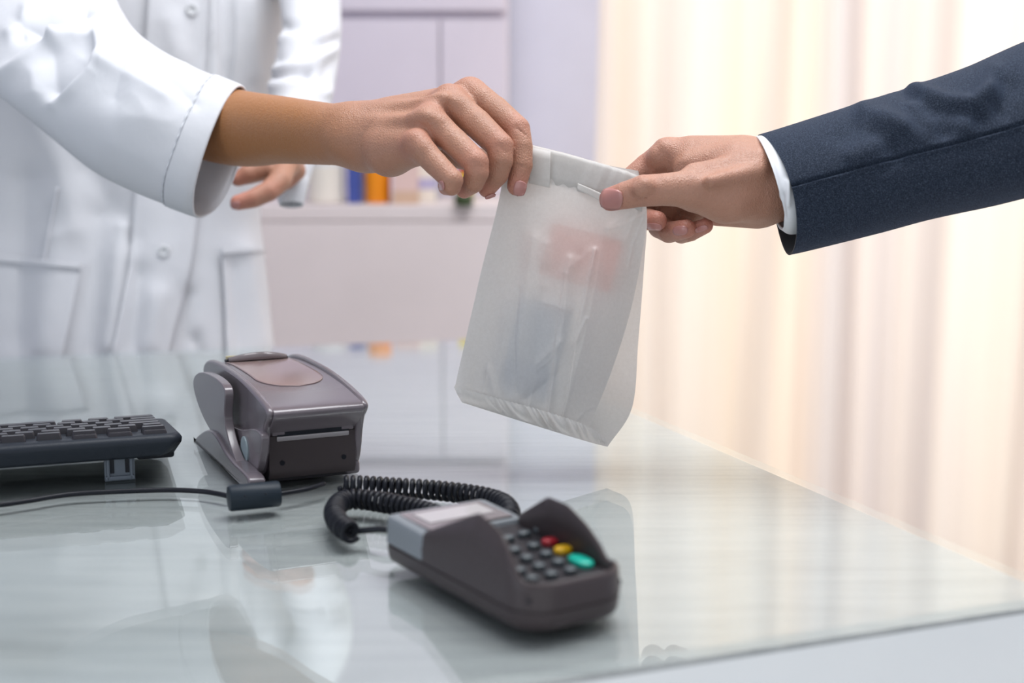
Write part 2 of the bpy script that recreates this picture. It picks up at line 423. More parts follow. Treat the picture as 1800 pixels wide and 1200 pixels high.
def curtain_mat():
    n = N('sheer_painted_glow'); a = n.noise(n.coords((1, 0, .015)), 2.5, 6, .62)
    c = n.ramp(a, [(.32, (.56, .54, .60)), (.41, (.76, .71, .71)), (.47, (.96, .91, .86)), (.52, (.95, .85, .73)), (.58, (.96, .91, .86)), (.66, (.66, .63, .68))])  # grey stops put fold shade into the cloth streaks
    # backlit glow and fold shade painted in: cream, peach, white, then lavender-grey
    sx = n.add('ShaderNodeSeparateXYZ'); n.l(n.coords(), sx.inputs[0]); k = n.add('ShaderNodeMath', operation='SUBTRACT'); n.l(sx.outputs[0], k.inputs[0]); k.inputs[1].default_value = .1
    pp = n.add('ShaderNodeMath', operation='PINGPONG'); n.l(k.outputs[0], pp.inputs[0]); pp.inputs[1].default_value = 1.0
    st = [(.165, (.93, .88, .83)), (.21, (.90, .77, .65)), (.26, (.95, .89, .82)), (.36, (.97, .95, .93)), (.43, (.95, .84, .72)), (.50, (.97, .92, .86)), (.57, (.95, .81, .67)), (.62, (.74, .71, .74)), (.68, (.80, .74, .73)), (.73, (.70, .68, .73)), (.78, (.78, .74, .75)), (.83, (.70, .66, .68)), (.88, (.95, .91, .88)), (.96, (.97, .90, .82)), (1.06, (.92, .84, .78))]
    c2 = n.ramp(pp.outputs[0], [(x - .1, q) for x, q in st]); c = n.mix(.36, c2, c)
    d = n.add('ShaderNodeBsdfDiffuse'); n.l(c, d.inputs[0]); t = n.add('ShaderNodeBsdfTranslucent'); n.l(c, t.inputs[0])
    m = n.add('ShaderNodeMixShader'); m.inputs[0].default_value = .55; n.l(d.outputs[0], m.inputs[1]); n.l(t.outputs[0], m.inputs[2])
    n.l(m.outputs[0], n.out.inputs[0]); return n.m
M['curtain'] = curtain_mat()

# ================================================================== THE SETTING
def plane(name, pts, mat, kind='structure', thick=.02):
    o = mesh(name, pts, [tuple(range(len(pts)))], mat, None, False)
    m = o.modifiers.new('thickness', 'SOLIDIFY'); m.thickness = thick; m.offset = -1
    return tag(o, kind=kind)
X0, X1, Y0, Y1, ZC = -3.0, 3.1, -1.4, 3.35, 2.75
plane('floor', [(X0, Y0, 0), (X1, Y0, 0), (X1, Y1, 0), (X0, Y1, 0)], M['floor'])
plane('ceiling', [(X0, Y0, ZC), (X0, Y1, ZC), (X1, Y1, ZC), (X1, Y0, ZC)], M['ceil'])
plane('wall_left', [(X0, Y0, 0), (X0, Y1, 0), (X0, Y1, ZC), (X0, Y0, ZC)], M['wall'])
plane('wall_right', [(X1, Y1, 0), (X1, Y0, 0), (X1, Y0, ZC), (X1, Y1, ZC)], M['wall'])
WX0, WX1, WZ0, WZ1 = .24, 2.75, .25, 2.55      # window opening in the back wall, behind the curtain
bm = bmesh.new()
for a, b, c, d in ((X0, WX0, 0, ZC), (WX1, X1, 0, ZC), (WX0, WX1, 0, WZ0), (WX0, WX1, WZ1, ZC)):
    box(bm, ((a + b) / 2, Y1 + .06, (c + d) / 2), (b - a, .12, d - c))
tag(from_bm('wall_back', bm, M['wall']), kind='structure')
bm = bmesh.new()
for x in (WX0 + .03, (WX0 + WX1) / 2, WX1 - .03): box(bm, (x, Y1 + .06, (WZ0 + WZ1) / 2), (.06, .06, WZ1 - WZ0), .004)
for z in (WZ0 + .03, WZ1 - .03): box(bm, ((WX0 + WX1) / 2, Y1 + .06, z), (WX1 - WX0, .06, .06), .004)
tag(from_bm('window_1', bm, M['frame']), kind='structure')

# ------------------------------------------------------------------ curtain
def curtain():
    e = wempty('curtain', (1.4, 2.78, 0), 0, 'floor-length sheer cream curtain with warm glow and grey fold shade painted in, on the right', 'curtain')
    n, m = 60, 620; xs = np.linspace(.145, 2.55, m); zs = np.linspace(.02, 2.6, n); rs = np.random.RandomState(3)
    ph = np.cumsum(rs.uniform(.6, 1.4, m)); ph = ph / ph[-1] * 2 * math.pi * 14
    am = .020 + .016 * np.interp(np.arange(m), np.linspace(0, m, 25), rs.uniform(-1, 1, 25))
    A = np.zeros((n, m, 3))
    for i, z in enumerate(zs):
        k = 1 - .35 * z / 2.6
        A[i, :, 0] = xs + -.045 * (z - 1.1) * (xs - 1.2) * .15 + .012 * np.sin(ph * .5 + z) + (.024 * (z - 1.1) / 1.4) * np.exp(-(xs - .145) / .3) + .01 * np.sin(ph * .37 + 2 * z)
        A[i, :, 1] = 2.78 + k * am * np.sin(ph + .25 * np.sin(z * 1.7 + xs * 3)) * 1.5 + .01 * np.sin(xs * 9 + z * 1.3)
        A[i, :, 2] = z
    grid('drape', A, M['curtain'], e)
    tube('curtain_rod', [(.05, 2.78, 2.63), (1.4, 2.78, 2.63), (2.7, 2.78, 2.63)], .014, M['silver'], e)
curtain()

# ------------------------------------------------------------------ back cabinets and what stands on them
zc = P(700, 362, 2.72).z
e = empty('base_cabinet', (-.95, 2.95, 0), 0, 'low rose-white cabinet along the back wall carrying medicine packs', 'cabinet')
boxobj('carcass', (0, .03, (zc - .034) / 2), (2.1, .42, zc - .034), M['rose_white'], e, .004)
boxobj('worktop', (0, .0275, zc - .016), (2.11, .438, .032), M['rose_white'], e, .006)
for k in range(3):
    d = boxobj('door', (-.7 + .7 * k, -.186, (zc - .03) / 2 + .03), (.697, .012, zc - .096), M['rose_white'], e, .003)
    tube('handle', [(-.42 + .7 * k, -.225, .6), (-.42 + .7 * k, -.235, .66), (-.42 + .7 * k, -.225, .72)], .005, M['silver'], d)
e = empty('wall_cabinet', (-.98, 3.1, zc), 0, 'tall lilac-grey cupboard standing on the low back cabinet', 'cabinet')
xr = P(893, 100, 2.95).x + .98
boxobj('carcass', (xr - 1.0, .1, .85), (2.0, .24, 1.7), M['lilac'], e, .003)
zs_ = P(0, 22, 2.9).z - zc; xv = P(770, 100, 2.93).x + .98
boxobj('door', ((xv + xr) / 2, -.03, (zs_ - .006) / 2), (xr - xv - .004, .02, zs_ - .008), M['lilac'], e, .003)
boxobj('door', (xv - .34, -.03, (zs_ - .006) / 2), (.678, .02, zs_ - .008), M['lilac'], e, .003)
boxobj('door', (xv - 1.03, -.03, (zs_ - .006) / 2), (.68, .02, zs_ - .008), M['lilac'], e, .003)
boxobj('top_panel', (xr - 1.0, -.032, zs_ + .5), (1.99, .02, .98), M['lilac'], e, .003)

def onshelf(px, d=2.82): p = P(px, 352, d); return p.x, p.y, zc
def sz(px, d=2.82): return px * d / FPX
def carton(name, px0, px1, h, mat, band, label, cat, d=2.82, dp=.05, bandz=(.35, .6)):
    x0, y, z = onshelf(px0, d); x1 = onshelf(px1, d)[0]; H = sz(h, d)
    e = empty(name, ((x0 + x1) / 2, y, z), random.uniform(-.06, .06), label, cat)
    boxobj('carton', (0, 0, H / 2), (x1 - x0, dp, H), mat, e, .0015)
    boxobj('printed_band', (0, -.0006, H * (bandz[0] + bandz[1]) / 2), (x1 - x0 + .0006, dp, H * (bandz[1] - bandz[0])), band, e, .0006)
    boxobj('tuck_flap', (0, -dp * .2, H + .0006), ((x1 - x0) * .96, dp * .55, .001), mat, e, .0004)
wht = plastic('white_pack', (.80, .79, .80), .5); blu = plastic('blue_pack', (.055, .085, .33), .45); org = plastic('orange_plastic', (.93, .30, .004), .4)
pnk = plastic('rose_pack', (.74, .53, .49), .5); lil = plastic('violet_band', (.45, .42, .62), .5); sky = plastic('sky_blue_pack', (.06, .30, .66), .45)
grn = plastic('dark_green_plastic', (.04, .065, .02), .4); tan = plastic('tan_band', (.62, .42, .30), .5); cream = plastic('cream_pack', (.80, .74, .66), .5)
def jar(name, pxc, w, h, mat, lid, label, cat, d=2.82, neck=.8, lidh=.22):
    x, y, z = onshelf(pxc, d); R = sz(w, d) / 2; H = sz(h, d); e = empty(name, (x, y, z), 0, label, cat)
    lathe('container', [(R * .9, 0), (R, .004), (R, H * .72), (R * neck, H * (1 - lidh) - .002), (R * neck, H * (1 - lidh))], (0, 0, 0), mat, e)
    lathe('lid', [(R * neck * 1.06, H * (1 - lidh)), (R * neck * 1.08, H - .003), (R * neck, H), (0.001, H)], (0, 0, 0), lid, e)
jar('plastic_tub', 574, 64, 82, cream, wht, 'white plastic tub standing left of the blue pack on the back cabinet', 'tub', neck=.93)
carton('medicine_pack', 543, 556, 72, wht, lil, 'slim white pack at the left end of the row on the back cabinet', 'pack', 2.86)
carton('medicine_pack', 614, 637, 78, blu, blu, 'dark blue upright pack beside the orange bottle on the back cabinet', 'pack')
jar('pill_bottle', 664, 46, 92, org, org, 'bright orange plastic pill bottle on the back cabinet', 'bottle', neck=.86)
carton('medicine_pack', 692, 735, 76, pnk, tan, 'rose-coloured medicine pack right of the orange bottle', 'pack', 2.8, .05, (.0, .3))
carton('medicine_pack', 737, 766, 84, cream, lil, 'cream medicine pack with a violet band right of the rose pack', 'pack', 2.84, .04, (.28, .5))
carton('medicine_pack', 752, 768, 64, sky, sky, 'small sky-blue pack behind the knuckles on the back cabinet', 'pack', 2.89, .03)
jar('small_pot', 815, 34, 20, grn, grn, 'little dark green pot below the curled fingertips on the back cabinet', 'pot', 2.74, .95)
carton('medicine_pack', 806, 832, 84, plastic('yellow_pack', (.75, .62, .05), .5), M['red'], 'yellow medicine pack with a red band seen between the fingers', 'pack', 2.9, .03, (.55, .8))

# ------------------------------------------------------------------ the glass-topped counter
BR, FR, FL_ = G(822, 594), G(1884, 1041), G(1020, 1171)
dirB = (G(822, 594) - G(0, 627)).normalized(); dirF = (FR - FL_).normalized()
BL = BR - dirB * 1.5; FL = FR - dirF * 1.5
ce = wempty('counter', ((BR + FL) / 2)[:2] + (0,), 0, 'white counter with a pale wood top under a sheet of glass', 'counter')
def slab(name, quad, z0, z1, mat, inset=0, bev=.0012, parent=ce):
    c = sum((Vector((q.x, q.y, 0)) for q in quad), Vector()) / 4
    bm = bmesh.new(); ring = []
    n = 4
    pts = []
    for i in range(4):
        p, q0, q1 = quad[i], quad[i - 1], quad[(i + 1) % 4]
        a = (q0 - p).normalized(); b = (q1 - p).normalized(); a.z = b.z = 0
        pts.append(Vector((p.x, p.y, 0)) + (a + b) * inset)
    lo = [bm.verts.new((p.x, p.y, z0)) for p in pts]; hi = [bm.verts.new((p.x, p.y, z1)) for p in pts]
    bm.faces.new(lo); bm.faces.new(hi)
    for i in range(4): bm.faces.new((lo[i], lo[(i + 1) % 4], hi[(i + 1) % 4], hi[i]))
    bmesh.ops.recalc_face_normals(bm, faces=bm.faces)
    if bev: bmesh.ops.bevel(bm, geom=list(bm.edges), offset=bev, segments=2, profile=.5, affect='EDGES')
    return from_bm(name, bm, mat, parent, 40)
Q = [BR, BL, FL, FR]
slab('glass_sheet', Q, TOPZ - .005, TOPZ, M['glass'], 0, .0006)
slab('wooden_top', Q, TOPZ - .0085, TOPZ - .0053, M['wood'], .0006, .0004)
slab('counter_body', Q, .0, TOPZ - .0087, M['white_panel'], .0004, .0006)

# ------------------------------------------------------------------ keyboard
def keyboard():
    c = G(322, 761, .036); yaw = math.radians(19)
    e = empty('keyboard', (c.x, c.y, TOPZ), yaw, 'black computer keyboard seen from its raised rear edge on the counter', 'keyboard')
    e.rotation_euler = (0, 0, yaw)
    tilt = Matrix.Rotation(-math.radians(6.6), 4, 'X'); T = Matrix.Translation((0, 0, .036)) @ tilt
    W, D, H = .44, .142, .017
    bm = bmesh.new(); rows = []
    for z, i, j in ((-H, .010, .006), (-H + .002, .006, .003), (-.007, .0005, 0), (-.0035, 0, 0), (-.0012, .0015, .002), (0, .004, .0045)):
        rows.append([bm.verts.new(T @ Vector((x, y, z))) for x, y in
                     ((-W + i, j), (-i - .010, j), (-i, j + .010), (-i, D - j - .006), (-i - .006, D - j), (-W + i, D - j))])
    for a, b in zip(rows, rows[1:]):
        for k in range(6): bm.faces.new((a[k], a[(k + 1) % 6], b[(k + 1) % 6], b[k]))
    bm.faces.new(rows[0]); bm.faces.new(rows[-1])
    from_bm('case', bm, M['kbd'], e, 50)
    U = .0189
    def key(cx, cy, w, d=.0160, h=.0048, top=.0025):
        bm = bmesh.new(); a = []
        for z, k in ((-.001, 0), (h * .6, .0006), (h, .0014)):
            ww, dd = w / 2 - k, d / 2 - k
            a.append([bm.verts.new(T @ Vector((cx + sx * (ww - q), cy + sy * (dd - r), z))) for sx, sy, q, r in
                      ((-1, -1, .001, 0), (1, -1, .001, 0), (1, -1, 0, .001), (1, 1, 0, .001), (1, 1, .001, 0), (-1, 1, .001, 0), (-1, 1, 0, .001), (-1, -1, 0, .001))])
        for p, q in zip(a, a[1:]):
            for k in range(8): bm.faces.new((p[k], p[(k + 1) % 8], q[(k + 1) % 8], q[k]))
        bm.faces.new(a[-1]); from_bm('key', bm, M['key'], e, 30)
    # from the rear edge (nearest the lens) to the front; x runs leftwards from the right end of the case
    for i in range(3): key(-.020 - i * .0255, .0112, .0185, .006, .0030)              # slim hot keys
    for i in range(9): key(-.020 - i * .0255, .0245, .0185, .0125)                     # function row
    y = .0245 + .0195
    rows_ = [(.010, [1] * 12), (.010, [1.5] + [1] * 11), (.010, [1.8] + [1] * 11), (.010, [1.3, 1] + [1] * 11), (.010, [1.9, 1.1, 1.1, 5.5])]
    for k, (x, ws) in enumerate(rows_):
        cx = -x
        for w_ in ws:
            if cx - w_ * U < -.31: break
            key(cx - w_ * U / 2, y, w_ * U - .0032); cx -= w_ * U
        y += .0188
    f = bmesh.new(); fx = -.047
    box(f, (fx, .012, .0105), (.0225, .004, .0206), .0008); box(f, (fx - .0085, .0095, .0105), (.002, .003, .0185), .0005); box(f, (fx + .0085, .0095, .0105), (.002, .003, .0185), .0005)
    box(f, (fx, .0095, .0030), (.0215, .003, .003), .0005)
    ft = from_bm('flip_foot', f, M['foot'], e)
    for sx in (-.0055, .0055): boxobj('slot', (fx + sx, .0099, .0120), (.003, .001, .0110), M['black'], ft, .0004)
    boxobj('rubber_pad', (-.020, .016, .0180), (.028, .01, .006), M['black'], e, .002)
keyboard()

# ------------------------------------------------------------------ receipt printer
def plane_trace(o, n, pts):
    out = []
    for x, y in pts:
        r = ray(x, y); out.append(CAM + r * ((o - CAM).dot(n) / r.dot(n)))
    return out
def printer():
    yaw = math.radians(24); fl, fr = G(460, 851), G(641, 839)
    c = (fl + fr) / 2; e = empty('receipt_printer', (c.x, c.y, TOPZ), yaw, 'small taupe receipt printer with a curved glossy cover on the glass counter', 'printer')
    R = Matrix.Translation((c.x, c.y, TOPZ)) @ Matrix.Rotation(yaw, 4, 'Z'); Ri = R.inverted(); n = R.to_3x3() @ Vector((1, 0, 0))
    hw = (fr - fl).length / 2
    def tr(x, pts): return [(v.y, v.z) for v in (Ri @ q for q in plane_trace(R @ Vector((x, 0, 0)), n, pts))]
    def smooth(poly, k=60):
        p = np.array(poly)
        for _ in range(3): q = np.roll(p, -1, 0); p = np.stack([p * .75 + q * .25, p * .25 + q * .75], 1).reshape(-1, 2)
        return [tuple(v) for v in p]
    cheek = tr(-hw, [(463, 752), (469, 738), (470, 724), (463, 710), (440, 683), (416, 660), (396, 646), (380, 636), (366, 631), (358, 637), (356, 652), (362, 690), (378, 735), (400, 775), (425, 815), (440, 834), (452, 840), (460, 826)])
    cheek = smooth(cheek)
    ymax = max(p[0] for p in cheek); zmax = max(p[1] for p in cheek)
    prism('side_cheek', cheek, -hw, -hw + .006, M['printer'], e, .0026, 4)
    prism('side_cheek', cheek, hw - .006, hw, M['printer'], e, .0026, 4)
    # cover between the cheeks follows their outline slightly lower
    prof = tr(-hw, [(465, 752), (470, 738), (470, 725), (462, 712), (440, 687), (416, 665), (396, 651), (380, 642), (366, 638)])
    prof = [tuple(p) for p in catmull(np.array(prof), 40)]
    yb = prof[-1][0]; zb = prof[-1][1]
    cov = prof + [(yb + .010, zb - .010), (yb + .011, .03), (.01, .03)]
    prism('cover', cov, -hw + .0045, hw - .0045, M['printer'], e, .0008, 2, angle=30)
    prism('housing', [(.003, .004), (0, .010), (-.0005, .037), (.004, .0395), (ymax - .014, .042), (ymax - .016, .012), (ymax - .05, .004)], -hw + .005, hw - .005, M['terminal'], e, .001)
    boxobj('paper_slot', (0, -.0002, .0390), (2 * hw * .72, .0045, .0034), M['black'], e, .0003)
    boxobj('tear_bar', (0, -.0008, .0353), (2 * hw * .72, .003, .0038), M['silver'], e, .0008)
    for s in (-1, 1): boxobj('latch', (s * (hw - .0125), -.0006, .0405), (.0105, .004, .0055), M['printer'], e, .0012)
    for s in (-1, 1): lathe('screw_hole', [(.0019, -.0003), (.0019, .0003), (.0001, .0003)], (0, 0, 0), M['black'], e, 16).matrix_local = Matrix.Translation((s * .024, -.0006, .0165)) @ Matrix.Rotation(math.pi / 2, 4, 'X')
    py_ = np.array([p[0] for p in prof]); pz = np.array([p[1] for p in prof]); o_ = np.argsort(py_); py_, pz = py_[o_], pz[o_]
    # glossy tongue of the cover, pink reflection in its colour; paper exit
    A = []
    y0, y1 = .034, yb - .012
    for y in np.linspace(y0, y1, 30):
        h = (hw - .012) * (math.sqrt(max(0, 1 - ((y0 + .034 - y) / .034) ** 2)) if y < y0 + .034 else 1)
        A.append([(u * h, y, np.interp(y, py_, pz) + .0007) for u in np.linspace(-1, 1, 21)])
    grid('cover_panel', np.array(A), M['printer_panel'], e, thick=.0006)
    zt = lambda y: float(np.interp(y, py_, pz))
    ye = yb - .018
    lip = [[(u * (hw - .014), ye - .006 * (1 - u * u) + dy, zt(ye) + .001 + dz + .0045 * (1 - u * u) * k) for dy, dz, k in ((0, 0, .3), (.0015, .002, 1), (.004, .002, 1), (.007, 0, .3))] for u in np.linspace(-1, 1, 24)]
    grid('paper_lip', np.array(lip), M['printer_light'], e, thick=.0008)
    boxobj('paper_exit', (0, ye + .006, zt(ye) + .0008), ((hw - .012) * 2, .006, .0024), M['black'], e, .0004)
    for k in range(3): boxobj('paper_guide', (-.0185 + k * .0155, yb - .004, zt(yb) + .0032), (.0125, .003, .0050), M['amber'], e, .0008)
    ov = Ri @ plane_trace(R @ Vector((-hw, 0, 0)), n, [(440, 790)])[0]
    th = np.linspace(0, 2 * math.pi, 40, endpoint=False)
    od = [(ov.y + .0145 * .72 * math.cos(t), ov.z + .0108 * math.sin(t)) for t in th]
    lobe = smooth(tr(-hw - .003, [(404, 742), (414, 752), (430, 756), (446, 752), (456, 757), (463, 766), (460, 800), (455, 828), (446, 838), (436, 826), (420, 795)]))
    prism('side_lobe', lobe, -hw - .004, -hw + .002, M['printer'], e, .002, 3)
    prism('oval_button', od, -hw - .0052, -hw - .003, M['oval'], e, .0005)
    wx = -hw - .010
    wing = smooth(tr(wx, [(344, 670), (350, 656), (362, 652), (384, 662), (399, 676), (403, 692), (400, 728), (403, 752), (412, 786), (428, 824), (422, 826), (402, 802), (382, 766), (364, 736), (350, 700)]))
    prism('side_wing', wing, wx - .003, wx + .004, M['printer'], e, .003, 4)
    foot = tr(-hw - .012, [(348, 778), (351, 768), (364, 757), (376, 753), (388, 763), (402, 790), (418, 812), (434, 826), (445, 838), (447, 852), (440, 860), (425, 848), (400, 829), (372, 808), (352, 792)])
    foot = [(y, max(z, .0006)) for y, z in smooth(foot)]
    prism('base_foot', foot, -hw - .016, -hw - .003, M['printer'], e, .003, 4)
    boxobj('base_pad', (hw - .006, .02, .006), (.012, .03, .011), M['printer'], e, .003, 3)
    boxobj('base_plate', (0, .05, .003), (2 * hw - .012, .085, .0055), M['dark'], e, .001)
    return e
printer()

# ------------------------------------------------------------------ power cord with a ferrite core
def gline(pts, z): return [tuple(G(x, y, z)) for x, y in pts]
e = wempty('power_cord', tuple(G(446, 895)), 0, 'thin black power cord with a cylindrical ferrite block in front of the printer', 'cord')
pts, L = arclen(catmull(gline([(-160, 905), (-60, 892), (0, 887), (50, 880), (120, 869), (200, 864), (290, 861), (350, 863), (385, 868), (402, 872)], .002), 200), 160)
tube('cable', pts, .0019, M['black'], e, 10)
pts, L = arclen(catmull(gline([(490, 868), (515, 864), (545, 858), (570, 850)], .006), 40), 30); tube('cable', pts, .0019, M['black'], e, 10)
a, b = Vector(G(401, 876, .0095)), Vector(G(492, 867, .0095)); ax = (b - a).normalized(); Lf = (b - a).length
prof = [(.0001, 0), (.006, 0), (.0085, .0004), (.0092, .0018), (.0092, Lf - .0018), (.0085, Lf - .0004), (.006, Lf), (.0001, Lf)]
o = lathe('ferrite_core', prof, (0, 0, 0), M['ferrite'], e, 40); o.matrix_parent_inverse = e.matrix_basis.inverted() @ (Matrix.Translation(a) @ ax.to_track_quat('Z', 'Y').to_matrix().to_4x4())
for t in (.36, .76):
    q = a + ax * Lf * t + Vector((0, -1, .25)).normalized() * .0092
    boxobj('moulded_pip', (0, .0, .0), (.002, .001, .003), M['black'], e, .0004).matrix_parent_inverse = e.matrix_basis.inverted() @ Matrix.Translation(q)

# ------------------------------------------------------------------ coiled cord
def coil():
    e = wempty('coiled_cord', tuple(G(640, 900)), 0, 'black coiled telephone-style cord looping from printer to card terminal', 'cord')
    z = .0082
    path = gline([(600, 852), (640, 853), (700, 857), (760, 861), (820, 868), (868, 878), (892, 892), (893, 912), (862, 925), (800, 915), (740, 897), (690, 886), (640, 878), (606, 879), (590, 893), (590, 910), (602, 926), (618, 936)], z)
    c, L = arclen(catmull(np.array(path), 900), 4000)
    pitch = .0050; T, Nn, B = frames(c); s = np.linspace(0, L, 4000); ph = 2 * math.pi * s / pitch
    rr = .0058
    H = c + rr * (np.cos(ph)[:, None] * Nn + np.sin(ph)[:, None] * B)
    H, _ = arclen(H, int(L / pitch * 16)); grid('coil', tube_pts(H, .0019, 6), M['black'], e, cv=True, caps=True)
    q, _ = arclen(catmull(np.array([tuple(G(616, 934, .006)), tuple(G(640, 932, .008)), tuple(G(668, 930, .010)), tuple(G(690, 932, .010))]), 40), 30); tube('plug_lead', q, .0022, M['black'], e, 10)
coil()

# ------------------------------------------------------------------ card payment terminal
def terminal():
    A, B = G(676, 990), G(893, 1112); f = (B - A); f.z = 0; f.normalize(); yaw = math.atan2(f.x, -f.y)
    W = .072; rr = Vector((math.cos(yaw), math.sin(yaw), 0)); c = A + rr * W / 2      # rear centre; local -y runs to the front
    e = empty('card_terminal', (c.x, c.y, TOPZ), yaw, 'hooded grey-brown card payment terminal with red, yellow and green keys', 'card terminal')
    R = Matrix.Translation((c.x, c.y, TOPZ)) @ Matrix.Rotation(yaw, 4, 'Z'); Ri = R.inverted()
    nx = R.to_3x3() @ Vector((1, 0, 0))
    def tr(x, pts): return [(v.y, v.z) for v in (Ri @ q for q in plane_trace(R @ Vector((x, 0, 0)), nx, pts))]
    Lb = (B - A).length; L = Lb + .018; hw = W / 2
    def outline(ins, k=8, r=.022, y0=0.0, y1=-L):
        r2 = .006; pts = []
        for cx, cy, a0, rad in ((hw - r2, y0 - r2, 0, r2), (-hw + r2, y0 - r2, 90, r2), (-hw + r, y1 + r, 180, r), (hw - r, y1 + r, 270, r)):
            for t in np.linspace(0, 90, k):
                a = math.radians(a0 + t); pts.append((cx + (rad - ins) * math.cos(a), cy + (rad - ins) * math.sin(a)))
        return pts
    ztop = lambda y: .0315 + .004 * (y / L)                            # slightly lower towards the front
    def loft(name, layers, mat, cap=True, **kw):
        A_ = []
        for z, i in layers: A_.append([(x, y, z if z < .02 else z - .0315 + ztop(y)) for x, y in outline(i, **kw)])
        return grid(name, np.array(A_), mat, e, cv=True, caps=True, angle=40)
    loft('base_shell', [(.0012, .005), (.003, .002), (.006, .0006), (.012, 0), (.0128, 0), (.0131, .0010), (.0140, .0010), (.0143, 0), (.017, 0), (.0173, .001), (.018, .001), (.0183, 0), (.0235, .0), (.0255, .0012)], M['terminal'])
    lf = tr(-hw, [(742, 952), (824, 904), (846, 921), (868, 943), (888, 968), (902, 998)]); y_back = lf[0][0]
    loft('rear_cover', [(.0150, -.0006), (.0285, .0002), (.0310, .0014), (.0318, .0035)], M['terminal_rear'], y1=y_back - .001, r=.003)
    # display on the flat rear deck
    zt = ztop(-.02)
    boxobj('display_bezel', (0, -.026, zt + .0004), (.058, .040, .0014), M['printer_light'], e, .0006)
    boxobj('display', (0, -.024, zt + .0012), (.046, .022, .0012), M['screen'], e, .0004)
    # hood: two fins with an inward lean, joined round the front by a rim
    y_back, y_peak = lf[0][0], lf[1][0]; zpk = lf[1][1]
    rf = tr(hw, [(905, 903), (978, 870), (1012, 884), (1042, 918), (1064, 956), (1072, 985)])
    def prof_fn(tr_):
        pts = sorted(list(tr_[1:]) + [(y_back + .002, .0315), (-L, .0285)] + ([(-L + .012, .0305)])); pts = [p for i, p in enumerate(pts)]
        ys = np.array([p[0] for p in pts]); zs = np.array([p[1] for p in pts]); yy = np.linspace(ys[0], ys[-1], 200); zz = np.interp(yy, ys, zs)
        ker = np.hanning(13); ker /= ker.sum(); zz = np.convolve(np.pad(zz, 6, 'edge'), ker, 'valid')
        return lambda y: float(np.interp(y, yy, zz))
    hl, hr = prof_fn(lf), prof_fn(rf)
    out = np.array(outline(0, 14)); k0 = 14
    # walk the outline from left-rear round the front to right-rear
    walk = [(-hw, y_back)] + [(-hw, y) for y in np.linspace(y_back, -L + .022, 26)[1:-1]]
    cor = [(-hw + .022 + .022 * math.cos(a), -L + .022 + .022 * math.sin(a)) for a in np.linspace(math.pi, 1.5 * math.pi, 12)]
    walk += cor; walk += [(x, -L) for x in np.linspace(-hw + .022, hw - .022, 8)[1:-1]]
    walk += [(-x, y) for x, y in walk[::-1] if True][-len(walk):] if False else [(-x, y) for x, y in (cor[::-1])]
    walk += [(hw, y) for y in np.linspace(-L + .022, y_back, 26)[1:]]
    Wl = np.array(walk); G_ = []
    for x, y in Wl:
        base = .0148
        h = hl(y) if x < 0 else hr(y)
        if y < -L + .03: k_ = max(0., min(1., (y + L) / .03)) ** .8; h = .0292 * (1 - k_) + h * k_
        nxv = np.array([x, min(0, y + L - .022) * 1.0]) if y < -L + .022 else np.array([x, 0.0])
        if y < -L + .022:
            cx = max(-hw + .022, min(hw - .022, x)); nxv = np.array([x - cx, y - (-L + .022)])
        nv = nxv / (np.linalg.norm(nxv) + 1e-9)
        def at(ins, z): return (x - nv[0] * ins, y - nv[1] * ins, z)
        lean = .004 * max(0, (h - .03) / .026)
        G_.append([at(-.0004, base), at(.0002, min(ztop(y) - .0035, h - .002)), at(.0006 + lean * .5, (h + ztop(y)) / 2 - .001), at(.0014 + lean, h - .0008), at(.0026 + lean, h), at(.0038 + lean, h - .001), at(.0042 + lean * .6, (h + .022) / 2), at(.0052, .0215)])
    grid('keypad_hood', np.array(G_), M['terminal'], e, angle=60)
    # recessed key bed, tilted to the front
    kb = prism('key_bed', [(y_back + .004, .0275), (y_back + .004, .018), (-L + .006, .018), (-L + .006, .0215)], -hw + .005, hw - .005, M['dark'], e, .001)
    p0, p1 = Vector((0, y_back + .004, .0275)), Vector((0, -L + .006, .0215)); t_ = (p1 - p0).normalized(); nl = Vector((1, 0, 0)).cross(t_); nl = nl if nl.z > 0 else -nl
    nw = R.to_3x3() @ nl; ow = R @ (p0 + nl * .0018)
    rot = Matrix((Vector((1, 0, 0)), -t_, nl)).transposed().to_4x4()
    def kpos(px, py): return Ri @ plane_trace(ow, nw, [(px, py)])[0]
    def keyat(name, px, py, l, w_, mat):
        q = kpos(px, py); ph = np.linspace(0, 2 * math.pi, 28, endpoint=False); A_ = []
        for z, s_ in ((-.003, 1.0), (.0002, 1.0), (.0011, .93), (.0017, .75), (.0019, .4), (.0019, .01)):
            A_.append([(w_ / 2 * s_ * math.copysign(abs(math.cos(p)) ** .8, math.cos(p)), l / 2 * s_ * math.copysign(abs(math.sin(p)) ** .8, math.sin(p)), z) for p in ph])
        o = grid(name, np.array(A_), mat, e, cv=True, caps=True); o.matrix_local = Matrix.Translation(q) @ rot
        return o
    for c_ in range(4):
        dx, dy = 21.6 * c_, 14.2 * c_
        for r_ in range(3): keyat('number_key', 938 + dx - 34 * r_, 959 + dy + 7.5 * r_, .0066, .0076, M['btn'])
    tag(keyat('cancel_key', 967, 951, .0080, .0105, M['red']), 'red cancel key'); tag(keyat('correction_key', 990, 965, .0082, .0115, M['yellow']), 'yellow correction key')
    tag(keyat('enter_key', 1021, 985, .0185, .0110, M['green']), 'long green enter key')
    for px, py in ((893, 946), (922, 938), (950, 930)): keyat('function_key', px, py, .006, .009, M['btn'])
    boxobj('side_badge', (hw + .0004, -L * .78, .017), (.002, .02, .012), M['dark'], e, .0008)
terminal()

